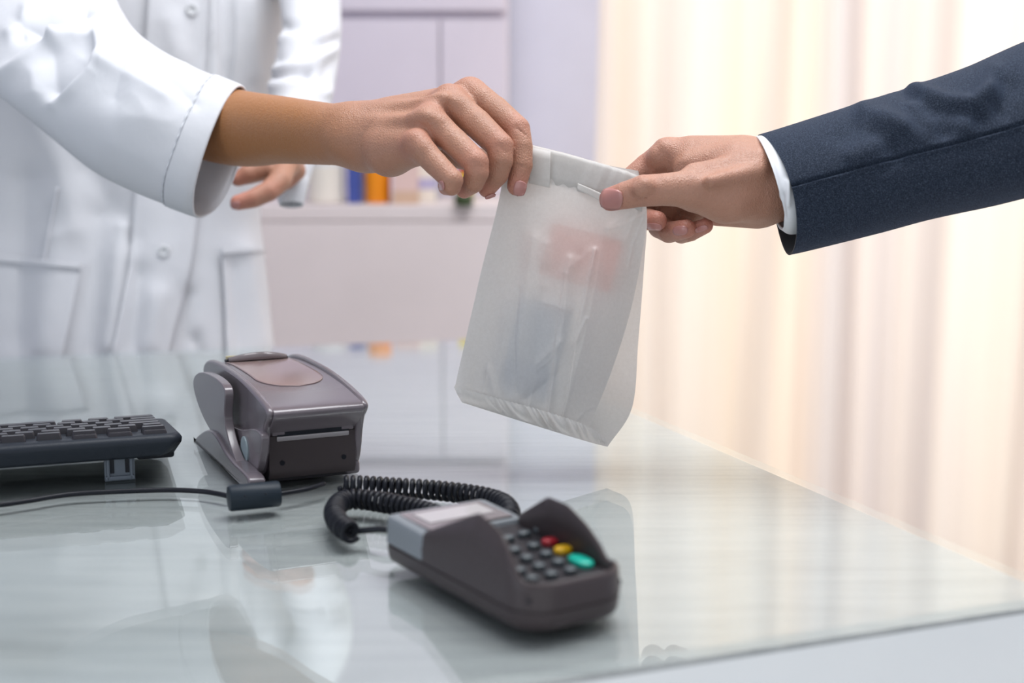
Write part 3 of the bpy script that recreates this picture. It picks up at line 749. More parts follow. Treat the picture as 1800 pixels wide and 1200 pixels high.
# ================================================================== PAPER BAG
def bag():
    e = wempty('paper_bag', tuple(P(930, 785, 1.12)), 0, 'translucent white paper pharmacy bag held up between two hands over the counter', 'bag')
    n, m = 230, 180
    Lp = [(884, 258, 1.122), (880, 335, 1.120), (845, 480, 1.116), (813, 620, 1.112), (799, 682, 1.110)]
    Rp = [(1120, 300, 1.106), (1136, 372, 1.106), (1128, 450, 1.112), (1106, 555, 1.120), (1074, 655, 1.120), (1035, 752, 1.108)]
    Bp = [(1122, 300, 1.112), (1137, 372, 1.112), (1132, 470, 1.132), (1122, 600, 1.148), (1111, 716, 1.150), (1068, 785, 1.118)]
    Bl = [(884, 258, 1.124), (881, 335, 1.124), (846, 480, 1.124), (815, 620, 1.122), (812, 706, 1.114)]
    def cl(p): q, _ = arclen(catmull(np.array(p, float), 300), n); return q
    def W(A): return np.array([[tuple(P(*q)) for q in r] for r in A])
    def sheet(L, R, bulge, pw=1.0):
        t = np.linspace(0, 1, n)[:, None, None]; u = np.linspace(0, 1, m)[None, :, None]
        A = L[:, None, :] * (1 - u) + R[:, None, :] * u
        A[:, :, 2] += bulge * (np.sin(np.pi * u) * np.sin(np.pi * np.clip(t * 1.02, 0, 1)) ** pw)[:, :, 0]
        return A
    L_, R_, B_, BL_ = cl(Lp), cl(Rp), cl(Bp), cl(Bl)
    front = sheet(L_, R_, -.012); tt = np.linspace(0, 1, n)
    # the long crease in front of the side gusset: the paper turns back from it towards the open side
    kt = np.clip((tt - .18) / .25, 0, 1); kt = (kt * kt * (3 - 2 * kt))[:, None]; uc = (.70 + .09 * tt)[:, None]; uu = np.linspace(0, 1, m)[None, :]
    dc = (1.1035 - .006 * np.sin(np.pi * np.clip(tt, 0, 1)))[:, None]; Ld, Rd = L_[:, 2:3], R_[:, 2:3]
    dd_ = np.where(uu < uc, Ld + (dc - Ld) * uu / uc - .004 * np.sin(np.pi * np.clip(uu / uc, 0, 1)), dc + (Rd - dc) * ((uu - uc) / (1 - uc)))
    front[:, :, 2] = front[:, :, 2] * (1 - kt) + dd_ * kt
    rs = np.random.RandomState(5)
    front = W(front)
    front = fold_grid(front, [
        ([(1002, 455), (990, 560), (975, 650), (962, 735)], 6, .0016), ([(1020, 450), (1008, 560), (1002, 640)], 10, -.0012),
        ([(1046, 440), (1030, 520), (1012, 600), (1000, 680), (985, 738)], 4, .0014), ([(938, 420), (925, 520), (910, 620), (905, 700)], 12, .0022),
        ([(958, 480), (950, 560), (940, 640)], 14, -.0014), ([(890, 560), (880, 640), (872, 690)], 9, .0010), ([(850, 520), (842, 600), (830, 680)], 10, -.0010),
        ([(962, 528), (1004, 540)], 8, .0006), ([(945, 640), (985, 600)], 7, .0012), ([(925, 700), (980, 655)], 6, -.001), ([(992, 478), (1036, 442)], 7, .0007),
        ([(1030, 560), (1012, 600)], 3, .0016), ([(860, 650), (872, 700)], 6, .0012), ([(900, 380), (910, 470)], 16, -.0012), ([(960, 430), (955, 500)], 8, .0012),
        ([(1075, 430), (1060, 520), (1040, 620)], 12, -.0008), ([(1120, 372), (1100, 420)], 6, .001), ([(1110, 370), (1070, 400)], 6, .001)], gain=1.35, widen=1.25, power=1.6)
    front = fold_grid(front, [([(985, 738), (997, 680), (1006, 610)], 2.2, -.0016), ([(1046, 438), (1032, 510), (1018, 570)], 2.2, .0010), ([(962, 735), (974, 650), (982, 560), (996, 480)], 2.6, .0012),
        ([(958, 532), (998, 546)], 2.6, .0007), ([(912, 505), (904, 600), (908, 690)], 3.0, -.0009), ([(945, 650), (968, 632), (985, 600)], 2.5, .0006), ([(850, 690), (858, 640)], 3, .0007), ([(930, 715), (938, 680)], 3, .0008),
        ([(1012, 740), (1030, 720), (1045, 715)], 3, .0007), ([(1136, 372), (1105, 392), (1070, 402)], 3, .0009), ([(1132, 380), (1112, 430), (1104, 470)], 3, .0008), ([(835, 560), (845, 500)], 4, .0006)], power=1.3)
    px, py, _ = proj(front.reshape(-1, 3))
    wob = sum(rs.uniform(.3, 1) * np.sin((px * math.cos(a) + py * math.sin(a)) / s_ + p) for a, s_, p in zip(rs.uniform(-.5, .5, 8), rs.uniform(7, 22, 8), rs.uniform(0, 6, 8)))
    front = front - np.array(FWD) * (.00034 * wob * np.clip((py - 330) / 200, 0, 1)).reshape(n, m, 1)
    body = e
    fo = grid('front_panel', front, M['paper'], e)
    bk = W(sheet(BL_, B_, .010)); grid('back_panel', bk, M['paper'], e)
    # side gusset folded inwards behind the front panel
    inner = np.array([(1118, 310, 1.110), (1105, 372, 1.112), (1062, 450, 1.118), (1030, 560, 1.123), (1008, 655, 1.123), (988, 740, 1.112)], float); I_ = cl(inner)
    k = 14; u = np.linspace(0, 1, k)[None, :, None]
    g1 = R_[:, None, :] * (1 - u) + I_[:, None, :] * u; g1[:, :, 2] += .0015
    grid('side_gusset', W(g1), M['paper'], e)
    # bottom closure
    bt = front[-1]; lo = np.array([tuple(P(x, y, d)) for x, y, d in catmull(np.array([(812, 707, 1.112), (900, 735, 1.108), (980, 760, 1.107), (1040, 778, 1.108), (1068, 785, 1.113)], float), m)])
    top = np.array([tuple(P(x, y, d)) for x, y, d in catmull(np.array([(797, 679, 1.106), (880, 702, 1.097), (960, 724, 1.094), (1030, 748, 1.096), (1064, 770, 1.108)], float), m)])
    jag = np.abs(((np.arange(m) * .25) % 1) - .5) * .0016
    top[:, 2] += jag
    F_ = np.array([top * (1 - t) + lo * t for t in np.linspace(0, 1, 12)])
    q = np.arange(m)
    for i, t in enumerate(np.linspace(0, 1, 12)):
        F_[i, :, 1] -= math.sin(math.pi * t) * (.0035 + .0036 * np.sin(q * .45 + 1.5 * np.sin(q * .155)) * np.exp(-((q - 84) / 52.) ** 2))
    grid('bottom_flap', F_, M['paper'], e)
    under = np.array([lo * (1 - t) + bk[-1] * t for t in np.linspace(0, 1, 6)]); grid('bottom_panel', under, M['paper'], e)
    # rolled top edge, several layers
    k = 80
    ta = np.array([tuple(P(x, y, d)) for x, y, d in catmull(np.array([(872, 244, 1.122), (905, 249, 1.121), (940, 256, 1.119), (1000, 271, 1.114), (1060, 288, 1.110), (1100, 300, 1.108), (1132, 312, 1.108)], float), k)])
    tb = np.array([tuple(P(x, y, d)) for x, y, d in catmull(np.array([(872, 304, 1.119), (905, 311, 1.118), (940, 319, 1.116), (985, 328, 1.112), (1035, 342, 1.107), (1085, 358, 1.104), (1128, 372, 1.106)], float), k)])
    dn = tb - ta; fw = np.array(FWD)
    sec = [(1.0, -.0012), (.75, -.0022), (.4, -.0030), (.14, -.0034), (.04, -.0028), (.0, -.0005), (.02, .0018), (.12, .003), (.4, .0028), (.75, .0024), (1.0, .0020)]
    rd = np.array([ta + dn * s_ + fw * o_ for s_, o_ in sec]); qq = np.arange(k)
    rd += fw * (.0004 * np.sin(qq * .45) + .0003 * np.sin(qq * 1.1 + 1))[None, :, None]
    grid('rolled_top', rd, M['paper'], e, thick=.0007)
    def strip(name, pts_top, pts_bot, d0, d1, jag_=0):
        kk = 24; a = catmull(np.array(pts_top, float), kk); b = catmull(np.array(pts_bot, float), kk); dd = np.linspace(d0, d1, kk)
        b[:, 1] += jag_ * np.abs((np.arange(kk) % 2) - .5)
        A = np.array([[tuple(P(x, y, d)) for (x, y), d in zip(a * (1 - t) + b * t, dd)] for t in np.linspace(0, 1, 5)])
        grid(name, A, M['paper'], e, thick=.0004)
    strip('serrated_edge', [(1016, 322), (1040, 332), (1068, 345)], [(1014, 331), (1040, 344), (1066, 358)], 1.1025, 1.099, 2.5)
    strip('tape_tab', [(930, 258), (968, 266)], [(930, 322), (966, 330)], 1.1125, 1.1095)
    return e
bag()
def med_box(name, quad, dfront, dp, mat, band, label):
    pts = [P(x, y, d) for (x, y), d in zip(quad, dfront)]; c = sum(pts, Vector()) / 4
    ux = ((pts[1] - pts[0]) + (pts[2] - pts[3])).normalized(); uz = ((pts[0] - pts[3]) + (pts[1] - pts[2])); uz = (uz - ux * uz.dot(ux)).normalized(); uy = uz.cross(ux)
    e = empty(name, (0, 0, 0), 0, label, 'medicine box'); e.matrix_basis = Matrix.Translation(c + uy * dp / 2) @ Matrix((ux, uy, uz)).transposed().to_4x4()
    w_ = (pts[1] - pts[0]).length; h = (pts[0] - pts[3]).length
    boxobj('carton', (0, 0, 0), (w_, dp, h), mat, e, .001)
    boxobj('printed_band', (0, -.0004, -h * .28), (w_ + .0004, dp, h * .25), band, e, .0005)
    boxobj('end_flap', (0, 0, h / 2 + .0004), (w_ * .96, dp * .9, .0008), mat, e, .0003)
med_box('medicine_box', [(908, 520), (1000, 545), (972, 712), (880, 688)], (1.1105, 1.108, 1.1075, 1.109), .009, plastic('white_blue_pack', (.43, .47, .56), .5), plastic('slate_band', (.25, .30, .42), .5), 'pale blue medicine box showing grey through the lower half of the paper bag')
med_box('medicine_box', [(968, 392), (1092, 424), (1072, 514), (950, 482)], (1.1138, 1.1082, 1.1082, 1.1130), .006, plastic('coral_pack', (.85, .22, .11), .5), plastic('coral_band', (.80, .30, .20), .5), 'coral-red medicine box showing pink through the upper half of the paper bag')

# ================================================================== HANDS
def nail(b, parent, cx, cy, ang, l, w_, mat=None):
    patch('fingernail', b, disk_px(cx, cy, ang, l, w_, 9), .0006, mat or M['nail'], parent, .0006)

def build_body(pts_all, h, palm, fingers, kpalm, kjoin, kf=.0005, carve=(), kcarve=.002, bumps=(), hard=()):
    al = np.array([p for p, r in pts_all]); lo = al.min(0) - .05; hi = al.max(0) + .05
    Fd = Field(lo, hi, h); Pm = Fd.new()
    for a, b in palm: Fd.cone(Pm, a[0], b[0], a[1], b[1], kpalm)
    if hard:
        Hd = Fd.new()
        for a, b in hard: Fd.cone(Hd, a[0], b[0], a[1], b[1], .0003)
        Pm = Field.smin(Pm, Hd, .014)
    Fa = None
    for ch in fingers:
        F = Fd.new()
        for a, b in zip(ch[:-1], ch[1:]): Fd.cone(F, a[0], b[0], a[1], b[1], kf)
        Fa = F if Fa is None else Field.smin(Fa, F, .0012)
    T = Field.smin(Pm, Fa, kjoin) if Fa is not None else Pm
    for a, b, k in bumps: Fd.cone(T, a[0], b[0], a[1], b[1], k)
    for a, b, k in carve: Fd.cone(T, a[0], b[0], a[1], b[1], k, sub=True)
    V, Fc = Fd.mesh(T); return V, Fc
C1 = lambda *p: px_chain([p])[0]

# ---------------------------------------------------------------- person behind the counter
pe = wempty('person', tuple(P(150, 900, 1.9))[:2] + (0,), 0, 'person in a buttoned white lab coat behind the counter handing over the paper bag', 'person')
idx = px_chain([(826, 165, 1.142, 26), (870, 194, 1.126, 25.5), (909, 227, 1.112, 23), (915, 258, 1.107, 21.5), (916, 290, 1.1045, 20.5), (908, 327, 1.1045, 17)])
mid = px_chain([(790, 178, 1.127, 27), (838, 217, 1.108, 26), (879, 257, 1.094, 24), (880, 282, 1.092, 22), (874, 306, 1.094, 20), (856, 332, 1.103, 15.5)])
rng = px_chain([(756, 212, 1.108, 26), (799, 250, 1.090, 24.5), (836, 286, 1.077, 23.5), (838, 303, 1.077, 21.5), (832, 320, 1.080, 19.5), (816, 334, 1.090, 15)])
pky = px_chain([(732, 254, 1.090, 23), (766, 288, 1.076, 21.5), (795, 317, 1.066, 19.5), (794, 327, 1.067, 17), (784, 329, 1.078, 14)])
thb = px_chain([(690, 250, 1.165, 34), (770, 262, 1.165, 26), (840, 282, 1.150, 22), (885, 306, 1.138, 20), (912, 316, 1.132, 15)])
wr = C1(606, 238, 1.168, 52); fa1 = C1(500, 229, 1.235, 58.5); fa2 = C1(395, 221, 1.305, 67); fa3 = C1(200, 170, 1.42, 62)
w1, w2, w3, w4 = C1(632, 228, 1.172, 43), C1(634, 236, 1.165, 44), C1(648, 246, 1.160, 44), C1(654, 252, 1.156, 42)
fc = catmull(np.array([np.r_[q[0], q[1]] for q in (fa3, fa2, fa1, wr, C1(660, 240, 1.155, 46))]), 41); fc = [(r[:3], r[3]) for r in fc]
FORE = list(zip(fc[:-1], fc[1:]))
palm = [ (w1, C1(822, 170, 1.148, 26)), (w2, C1(786, 182, 1.133, 27)), (w3, C1(752, 214, 1.114, 26)), (w4, C1(732, 252, 1.098, 23)),
        (C1(652, 256, 1.158, 39), C1(686, 267, 1.130, 37)), (C1(686, 268, 1.128, 37), C1(730, 268, 1.104, 24)), (C1(690, 225, 1.155, 40), C1(780, 215, 1.145, 34)), (C1(760, 235, 1.13, 32), C1(800, 215, 1.135, 28))]
bumps = [(C1(829, 161, 1.136, 19), C1(842, 172, 1.130, 16), .010), (C1(790, 172, 1.120, 18), C1(803, 184, 1.113, 15), .010), (C1(756, 204, 1.100, 17), C1(768, 216, 1.094, 14), .010), (C1(731, 248, 1.083, 15), C1(741, 259, 1.079, 12), .010),
         (C1(640, 205, 1.155, 8), C1(780, 172, 1.105, 8), .010), (C1(640, 222, 1.145, 7), C1(750, 205, 1.09, 7), .010),
         (C1(610, 250, 1.147, 17), C1(600, 248, 1.149, 15), .014)]
def cr(x, y, d, ln, ang, r=2.0):               # thin skin crease
    a = math.radians(ang); return (C1(x - math.cos(a) * ln / 2, y - math.sin(a) * ln / 2, d, r), C1(x + math.cos(a) * ln / 2, y + math.sin(a) * ln / 2, d, r), .0016)
carve = [cr(917, 291, 1.0958, 26, 8, 1.4), cr(915, 231, 1.1018, 22, 44, 1.2), cr(882, 261, 1.0834, 22, 40, 1.2), cr(838, 291, 1.0668, 22, 40, 1.2)]
allp = [wr, fa1, fa2, fa3] + idx + mid + rng + pky + thb
V, Fc = build_body(allp, .00115, palm, [idx, mid, rng, pky, thb], .012, .009, .0005, carve, bumps=bumps, hard=FORE)
fl = [(p[0], .012, .9) for p in (idx[0], mid[0], rng[0], pky[0])] + [(c[2][0], .010, .8) for c in (idx, mid, rng)] + [(c[-1][0], .012, .95) for c in (idx, mid, rng, pky)]
# the other hand, further back
lh_i = px_chain([(500, 292, 1.50, 22), (492, 318, 1.475, 20), (472, 336, 1.462, 18.5), (445, 349, 1.455, 16.5), (418, 356, 1.452, 14)])
lh_t = px_chain([(505, 284, 1.51, 22), (466, 296, 1.49, 21), (436, 306, 1.482, 18), (418, 315, 1.48, 13)])
lh_m = px_chain([(520, 300, 1.53, 18), (502, 318, 1.525, 16), (480, 312, 1.515, 14), (470, 300, 1.51, 13)])
lp = [(C1(500, 290, 1.52, 26), C1(508, 250, 1.57, 28)), (C1(508, 250, 1.57, 28), C1(522, 180, 1.66, 32)), (C1(505, 285, 1.505, 20), C1(470, 290, 1.495, 14))]
V2, F2 = build_body([lp[0][0], lp[1][1]] + lh_i + lh_t, .0022, lp, [lh_i, lh_t, lh_m], .012, .008)
fl += [(lh_i[-1][0], .02, .9), (lh_i[2][0], .012, .6), (lh_t[-1][0], .014, .7), (lh_m[1][0], .014, .8)]
# hidden torso and neck, joined to the arms
sh_r, sh_l = C1(-80, -150, 1.85, 50), C1(400, -150, 1.87, 60)
tor = [(C1(160, -160, 1.86, 110), C1(150, 300, 1.87, 120)), (C1(80, -160, 1.86, 90), C1(60, 500, 1.87, 110)), (C1(250, -160, 1.86, 90), C1(260, 500, 1.87, 110)), (sh_r, sh_l), (C1(170, -190, 1.86, 70), C1(175, -330, 1.86, 62)),
       (C1(-110, -120, 1.80, 40), C1(110, 70, 1.47, 46)), (C1(110, 70, 1.48, 42), C1(200, 170, 1.43, 50)), (C1(510, -110, 1.84, 34), C1(546, 60, 1.75, 32)), (C1(546, 60, 1.75, 32), C1(522, 190, 1.655, 30))]
V3, F3 = build_body([x for t in tor for x in t], .009, tor, [], .03, .02)
ex = (np.concatenate([V2, V3]), np.concatenate([F2, F3 + len(V2)]))
body = body_mesh('body', V, Fc, M['skin_w'], pe, fl, 3, ex, True)
bv = bvh_of(body)
nail(bv, body, 914, 331, 100, 27, 22); nail(bv, body, 776, 326, 78, 17, 11); nail(bv, body, 862, 345, 160, 20, 7); nail(bv, body, 414, 360, 172, 17, 14)

# ---- lab coat
def sup(c, a, b, k, p=2.4):
    t = np.linspace(0, 2 * math.pi, k, endpoint=False)
    return np.stack([c[0] + a * np.sign(np.cos(t)) * np.abs(np.cos(t)) ** (2 / p), c[1] - b * np.sign(np.sin(t)) * np.abs(np.sin(t)) ** (2 / p), np.full(k, c[2])], 1)
prof = [(-320, 80, 265, .07), (-285, 40, 300, .08), (-250, -80, 420, .10), (-200, -150, 470, .115), (-120, -180, 500, .125), (0, -190, 503, .13), (140, -185, 474, .13), (260, -182, 460, .125), (370, -182, 455, .122), (440, -186, 461, .125), (605, -200, 478, .135), (800, -225, 515, .128), (1150, -260, 560, .12)]
rows = []
for y, xl, xr_, b in prof:
    p, q = P(xl, y, 1.87), P(xr_, y, 1.87); rows.append(((p.x + q.x) / 2, (p.y + q.y) / 2, (p.z + q.z) / 2, (q.x - p.x) / 2, b))
rows = catmull(np.array(rows), 260)
TA = np.array([sup(r[:3], r[3], r[4], 260) for r in rows])
TA = fold_grid(TA, [([(372, -40), (378, 100), (374, 170)], 10, .006), ([(395, -20), (393, 100), (400, 160)], 9, -.006), ([(300, 40), (312, 100)], 16, .004), ([(440, 0), (450, 130)], 16, .004),
                    ([(215, 400), (205, 500), (190, 610)], 14, .008), ([(245, 480), (235, 610)], 18, -.008), ([(275, 520), (262, 610)], 14, .007), ([(330, 520), (320, 620)], 14, -.006), ([(170, 380), (160, 610)], 22, -.006),
                    ([(100, 420), (80, 610)], 20, .006), ([(40, 320), (30, 600)], 26, -.007), ([(430, 440), (452, 610)], 16, .005), ([(410, 470), (420, 610)], 14, -.005), ([(345, 595), (352, 625)], 9, -.007), ([(60, 180), (110, 300), (130, 400)], 22, .006), ([(160, 300), (230, 420)], 26, -.006)], cv=True, gain=1.25, widen=1.2, power=1.6)
coat = grid('lab_coat', TA, M['coat'], pe, cv=True, thick=.0015)
tb_ = bvh_of(coat)
def strip_px(Lp, Rp, n, m):
    a = catmull(np.array(Lp, float), n); b = catmull(np.array(Rp, float), n); return [[tuple(a[i] * (1 - u) + b[i] * u) for u in np.linspace(0, 1, m)] for i in range(n)]
edge = [(376, -200), (370, -60), (366, 20), (360, 120), (352, 300), (341, 438), (322, 520), (298, 612), (280, 680)]
inner_ = [(268, -200), (263, -60), (258, 20), (252, 120), (240, 300), (228, 438), (214, 520), (196, 612), (180, 680)]
pk = patch('front_placket', tb_, strip_px(inner_, edge, 60, 16), .006, M['coat'], coat, .002)
patch('stitched_seam', tb_, strip_px([(413, -40), (412, 80), (403, 150)], [(415, -40), (414, 80), (405, 150)], 24, 3), .004, M['seam'], coat, .0012)
patch('stitched_seam', tb_, strip_px([(101, 330), (88, 400), (77, 462)], [(103.5, 330), (90.5, 400), (79.5, 462)], 24, 3), .004, M['coat'], coat, .004)
pb = bvh_of(pk)
for x, y in ((337, 17), (325, 158), (310, 300), (288, 441)):
    h = hit(pb, x, y, .001); nn = (CAM - h); nn.z = 0; nn.normalize()
    o = lathe('button', [(.0001, .0026), (.0038, .0026), (.0048, .0040), (.0066, .0040), (.0074, .0026), (.0074, 0)], (0, 0, 0), M['button'], coat, 28)
    o.matrix_parent_inverse = Matrix.Translation(h) @ nn.to_track_quat('Z', 'Y').to_matrix().to_4x4()
def pocket(Lp, Rp, name='patch_pocket'):
    g = strip_px(Lp, Rp, 26, 26); p = patch(name, tb_, g, .008, M['coat'], coat, .003)
    hem = [r for r in strip_px([Lp[0], (Lp[0][0] * .88 + Lp[1][0] * .12, Lp[0][1] * .88 + Lp[1][1] * .12)], [Rp[0], (Rp[0][0] * .88 + Rp[1][0] * .12, Rp[0][1] * .88 + Rp[1][1] * .12)], 6, 26)]
    patch('pocket_hem', tb_, hem, .0115, M['coat'], p, .0025)
pocket([(-70, 441), (-80, 560), (-90, 680)], [(145, 464), (128, 545), (100, 680)]); pocket([(386, 437), (392, 530), (398, 680)], [(455, 432), (466, 520), (480, 680)])
# right sleeve (nearer the camera)
rs_ = [[(425, 155, 1.295), (360, 262, 1.245), (350, 378, 1.290), (417, 292, 1.345)],
       [(404, 146, 1.296), (336, 258, 1.245), (326, 370, 1.292), (398, 280, 1.347)],
       [(322, 113, 1.31), (258, 222, 1.25), (232, 333, 1.31), (310, 240, 1.37)],
       [(262, 78, 1.33), (195, 196, 1.26), (165, 296, 1.335), (250, 190, 1.40)],
       [(222, 44, 1.36), (125, 165, 1.285), (98, 236, 1.37), (190, 130, 1.45)],
       [(196, 0, 1.42), (62, 120, 1.325), (28, 172, 1.41), (140, 60, 1.52)],
       [(180, -60, 1.50), (-5, 40, 1.41), (-50, 120, 1.49), (110, -10, 1.60)],
       [(120, -160, 1.66), (-80, -60, 1.58), (-140, 20, 1.66), (40, -110, 1.78)],
       [(40, -230, 1.80), (-120, -140, 1.72), (-170, -60, 1.80), (-20, -170, 1.90)]]
SA = ring_loft(rs_, 300, 220)
SA = fold_grid(SA, [([(172, 68), (176, 95), (160, 125), (128, 155), (94, 182)], 9, .013), ([(168, 72), (155, 110), (120, 140), (96, 160)], 13, -.012), ([(98, 72), (70, 90), (30, 118), (0, 134)], 9, .012), ([(98, 72), (130, 68), (172, 68)], 8, .010), ([(100, 66), (140, 46), (200, 38)], 10, .010),
                    ([(60, 60), (90, 40), (150, 24)], 10, -.012), ([(36, 66), (42, 50), (75, 52)], 7, -.010), ([(50, 20), (40, 45), (20, 60)], 9, .010), ([(95, 95), (92, 140), (95, 170)], 16, -.008), ([(60, 130), (62, 160)], 12, .006),
                    ([(184, 110), (240, 105), (320, 122)], 14, .006), ([(185, 112), (230, 135), (290, 170)], 12, .007), ([(215, 130), (200, 170)], 16, -.006), ([(235, 165), (262, 200)], 14, .0025),
                    ([(200, 250), (260, 280), (330, 330)], 22, .004), ([(300, 150), (345, 185)], 9, -.003), ([(225, 205), (300, 215)], 22, .004)], cv=True, gain=.62, widen=1.45, power=1.35)
cuffrows = 50
rsm = np.random.RandomState(2); ph_ = np.linspace(0, 2 * math.pi, 220, endpoint=False)
SA[:4] += (SA[:4] - SA[:4].mean(1, keepdims=True)) * (.02 * np.sin(5 * ph_) * np.clip(np.sin(ph_ - 2.2), 0, 1))[None, :, None]
cu = SA[:cuffrows].copy(); SA[:cuffrows] = SA[:cuffrows]
sl = grid('coat_sleeve', SA, M['coat'], pe, cv=True, thick=.0012)
cc = cu.mean(1, keepdims=True); cu2 = cc + (cu - cc) * 1.022; cu2[0] = cu[0] + (cu[0] - cc[0]) * .008
grid('sleeve_hem', cu2, M['coat'], sl, cv=True, thick=.0014)
pz = (SA[cuffrows:cuffrows + 2] - SA[cuffrows:cuffrows + 2].mean(1, keepdims=True)); st = SA[cuffrows:cuffrows + 2].mean(1, keepdims=True) + pz * (1.018 + .010 * np.sin(np.arange(220) * 1.2))[None, :, None]
grid('hem_stitching', st, M['seam'], sl, cv=True, thick=.001)
# left sleeve (further back)
path = [(500, -110, 1.84, 62), (538, -30, 1.80, 55), (548, 40, 1.76, 52), (543, 95, 1.72, 54), (530, 155, 1.67, 56), (524, 205, 1.63, 52), (517, 265, 1.58, 42), (512, 318, 1.555, 31), (512, 360, 1.55, 21)]
pc = px_chain(path); dense = catmull(np.array([np.r_[p, r] for p, r in pc]), 200)
LS = tube_pts(dense[:, :3], dense[:, 3], 140)
LS = fold_grid(LS, [([(497, 50), (540, 48)], 9, -.012), ([(490, 66), (560, 64)], 11, .010), ([(480, 110), (530, 92), (590, 70)], 8, -.010), ([(478, 122), (540, 112), (585, 90)], 9, .010), ([(475, 134), (510, 129), (545, 130)], 6, -.012), ([(480, 150), (540, 148), (575, 165)], 9, .008), ([(540, 130), (575, 170)], 8, -.006), ([(590, 95), (572, 135)], 12, -.008)], cv=True, gain=.6, widen=1.3)
ls = grid('coat_sleeve', LS, M['coat'], pe, cv=True, thick=.0015)
cu = LS[-26:].copy(); cc = cu.mean(1, keepdims=True); cu = cc + (cu - cc) * 1.02; grid('sleeve_hem', cu, M['coat'], ls, cv=True, thick=.0015)
# trousers and shoes behind the counter
for s in (-1, 1):
    c0 = P(150 + 95 * s, 700, 1.9)
    lg = tube('trouser_leg', [(c0.x, c0.y, .80), (c0.x, c0.y, .45), (c0.x, c0.y + .01, .07)], np.array([.085, .065, .05]), M['trousers'], pe, 24)
    bm = bmesh.new(); box(bm, (c0.x, c0.y - .06, .045), (.085, .26, .085), .035, 4); from_bm('shoe', bm, M['shoe'], pe)

# ---------------------------------------------------------------- person in the suit
pm = wempty('person', tuple(P(1500, 320, 1.10)), 0, 'arm and hand of a person in a dark navy suit reaching in from the right', 'person')
mi = px_chain([(1172, 277, 1.142, 31), (1140, 296, 1.147, 27), (1108, 320, 1.145, 24), (1086, 338, 1.138, 21), (1066, 352, 1.132, 18)])
mm = px_chain([(1192, 300, 1.158, 30), (1158, 330, 1.170, 26), (1128, 362, 1.168, 22), (1128, 384, 1.150, 20), (1155, 388, 1.122, 17.5)])
mr = px_chain([(1212, 330, 1.162, 28), (1180, 368, 1.172, 24), (1160, 398, 1.162, 21), (1176, 408, 1.140, 19), (1207, 402, 1.116, 16.5)])
mp = px_chain([(1236, 356, 1.157, 25), (1210, 390, 1.166, 20), (1198, 410, 1.154, 18), (1214, 408, 1.132, 16), (1240, 397, 1.114, 13.5)])
mt = px_chain([(1296, 336, 1.092, 44), (1250, 333, 1.078, 38), (1210, 332, 1.070, 33), (1170, 333, 1.066, 28.5), (1132, 335, 1.066, 28), (1100, 343, 1.072, 24), (1074, 350, 1.080, 21)])
a0, a1, a2 = C1(1352, 321, 1.108, 64), C1(1440, 312, 1.104, 66), C1(1800, 215, 1.085, 90)
palm = [(a2, a1), (a1, a0), (a0, C1(1322, 319, 1.108, 66)), (C1(1326, 290, 1.115, 42), C1(1182, 280, 1.142, 34)), (C1(1326, 300, 1.125, 40), C1(1200, 303, 1.156, 33)), (C1(1326, 320, 1.125, 42), C1(1220, 330, 1.156, 30)), (C1(1326, 345, 1.122, 42), C1(1242, 355, 1.15, 27)),
        (C1(1318, 346, 1.095, 40), C1(1276, 347, 1.085, 40)), (C1(1276, 347, 1.085, 40), C1(1225, 338, 1.076, 34)), (C1(1330, 364, 1.118, 32), C1(1262, 370, 1.128, 27)), (C1(1290, 290, 1.10, 40), C1(1220, 300, 1.115, 36)), (C1(1300, 275, 1.12, 32), C1(1215, 275, 1.13, 32))]
bumps = [(C1(1170, 268, 1.130, 24), C1(1160, 274, 1.130, 20), .008), (C1(1330, 285, 1.085, 16), C1(1220, 300, 1.075, 10), .012), (C1(1133, 326, 1.053, 14), C1(1128, 332, 1.053, 13), .008), (C1(1330, 300, 1.075, 10), C1(1250, 318, 1.052, 9), .012)]
carve = [cr(1124, 331, 1.0548, 30, 82, 1.5), cr(1133, 330, 1.0546, 34, 86, 1.6), cr(1141, 330, 1.0548, 26, 92, 1.4), (C1(1150, 299, 1.112, 11), C1(1198, 291, 1.098, 5), .007), (C1(1155, 290, 1.118, 3), C1(1158, 268, 1.118, 2), .005)]
V, Fc = build_body([a0, a1, a2] + mi + mm + mr + mp + mt, .00115, palm, [mi, mm, mr, mp, mt], .012, .008, .0005, carve, bumps=bumps)
fl = [(mt[-1][0], .016, .9), (mt[-3][0], .012, .5), (mi[0][0], .016, .6)] + [(c[-1][0], .014, .9) for c in (mm, mr, mp)] + [(mi[1][0], .018, .5)]
mb = body_mesh('body', V, Fc, M['skin_m'], pm, fl, 2)
bv = bvh_of(mb)
nail(bv, mb, 1075, 350, 8, 40, 37); nail(bv, mb, 1150, 398, 8, 28, 12); nail(bv, mb, 1196, 405, -4, 26, 16); nail(bv, mb, 1233, 402, -18, 24, 10)
ss = [[(1335, 236, 1.115), (1393, 335, 1.050), (1386, 448, 1.100), (1350, 330, 1.165)],
      [(1375, 224, 1.113), (1425, 322, 1.048), (1424, 440, 1.098), (1392, 325, 1.163)],
      [(1500, 184, 1.108), (1532, 296, 1.040), (1540, 411, 1.094), (1510, 292, 1.160)],
      [(1600, 152, 1.104), (1632, 270, 1.034), (1640, 384, 1.090), (1610, 264, 1.158)],
      [(1700, 117, 1.100), (1735, 245, 1.028), (1742, 362, 1.086), (1712, 236, 1.156)],
      [(1800, 73, 1.096), (1830, 222, 1.022), (1840, 338, 1.082), (1812, 206, 1.154)],
      [(1960, 10, 1.09), (1990, 180, 1.012), (2000, 306, 1.076), (1980, 150, 1.150)],
      [(2160, -70, 1.08), (2190, 110, 1.000), (2200, 250, 1.066), (2180, 80, 1.145)]]
SS = ring_loft(ss, 420, 260)
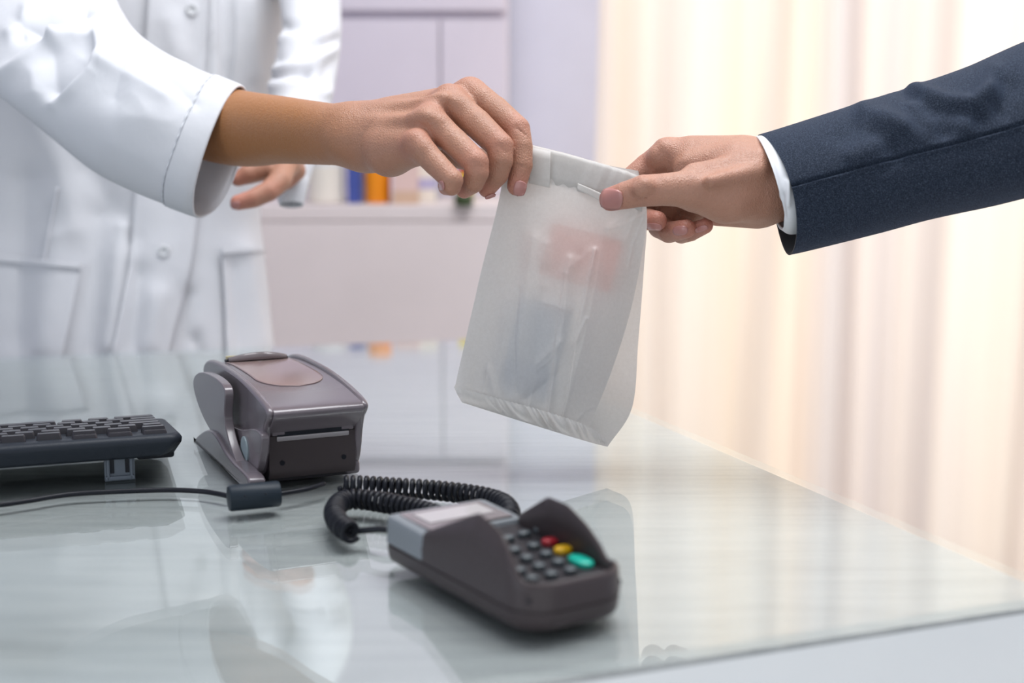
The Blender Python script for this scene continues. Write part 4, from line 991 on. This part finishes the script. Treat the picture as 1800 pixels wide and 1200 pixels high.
SS = fold_grid(SS, [([(1500, 275), (1530, 262), (1545, 250)], 19, 0.0031), ([(1520, 195), (1550, 215), (1590, 225)], 18, 0.0037), ([(1600, 155), (1630, 168), (1665, 180), (1710, 185), (1745, 165)], 15, 0.0050), ([(1540, 235), (1560, 255), (1575, 270)], 15, -0.0025), ([(1610, 190), (1640, 215)], 16, 0.0031),
                    ([(1630, 195), (1660, 230)], 16, -0.0031), ([(1560, 205), (1610, 240)], 18, 0.0025), ([(1700, 215), (1730, 190), (1750, 130)], 21, 0.0037), ([(1755, 190), (1770, 150)], 21, -0.0037), ([(1590, 160), (1610, 172)], 13, -0.0037), ([(1660, 190), (1720, 210)], 15, -0.0031),
                    ([(1480, 240), (1500, 225)], 18, -0.0019), ([(1560, 345), (1650, 330), (1800, 300)], 39, 0.0019), ([(1480, 370), (1600, 350)], 33, -0.0012),
                    ([(1393, 326), (1500, 297), (1590, 273), (1700, 246), (1800, 217), (1900, 188), (2100, 125), (2200, 90)], 2.2, -.0035), ([(1393, 330), (1500, 301), (1590, 277), (1700, 250), (1800, 221), (1900, 192), (2100, 129), (2200, 94)], 4, .0012)], cv=True, gain=1.3)
js = grid('jacket_sleeve', SS, M['suit'], pm, cv=True)
c0 = SS[:60]; cc = c0.mean(1, keepdims=True); lin = cc + (c0 - cc) * .972; lin[0] = c0[0]
grid('sleeve_lining', lin, M['lining'], js, cv=True)
cs = [[(1329, 239, 1.112), (1368, 330, 1.057), (1373, 404, 1.098), (1345, 330, 1.160)], [(1350, 237, 1.111), (1384, 328, 1.055), (1392, 412, 1.098), (1360, 328, 1.160)],
      [(1400, 232, 1.110), (1430, 320, 1.058), (1440, 402, 1.096), (1410, 318, 1.152)], [(1520, 205, 1.106), (1540, 295, 1.056), (1550, 372, 1.092), (1525, 292, 1.148)]]
CS = ring_loft(cs, 90, 160)
CS = fold_grid(CS, [([(1375, 345), (1376, 380)], 6, -.003), ([(1385, 320), (1384, 360)], 5, .003)], cv=True)
grid('shirt_cuff', CS, M['shirt'], pm, cv=True, thick=.0022)
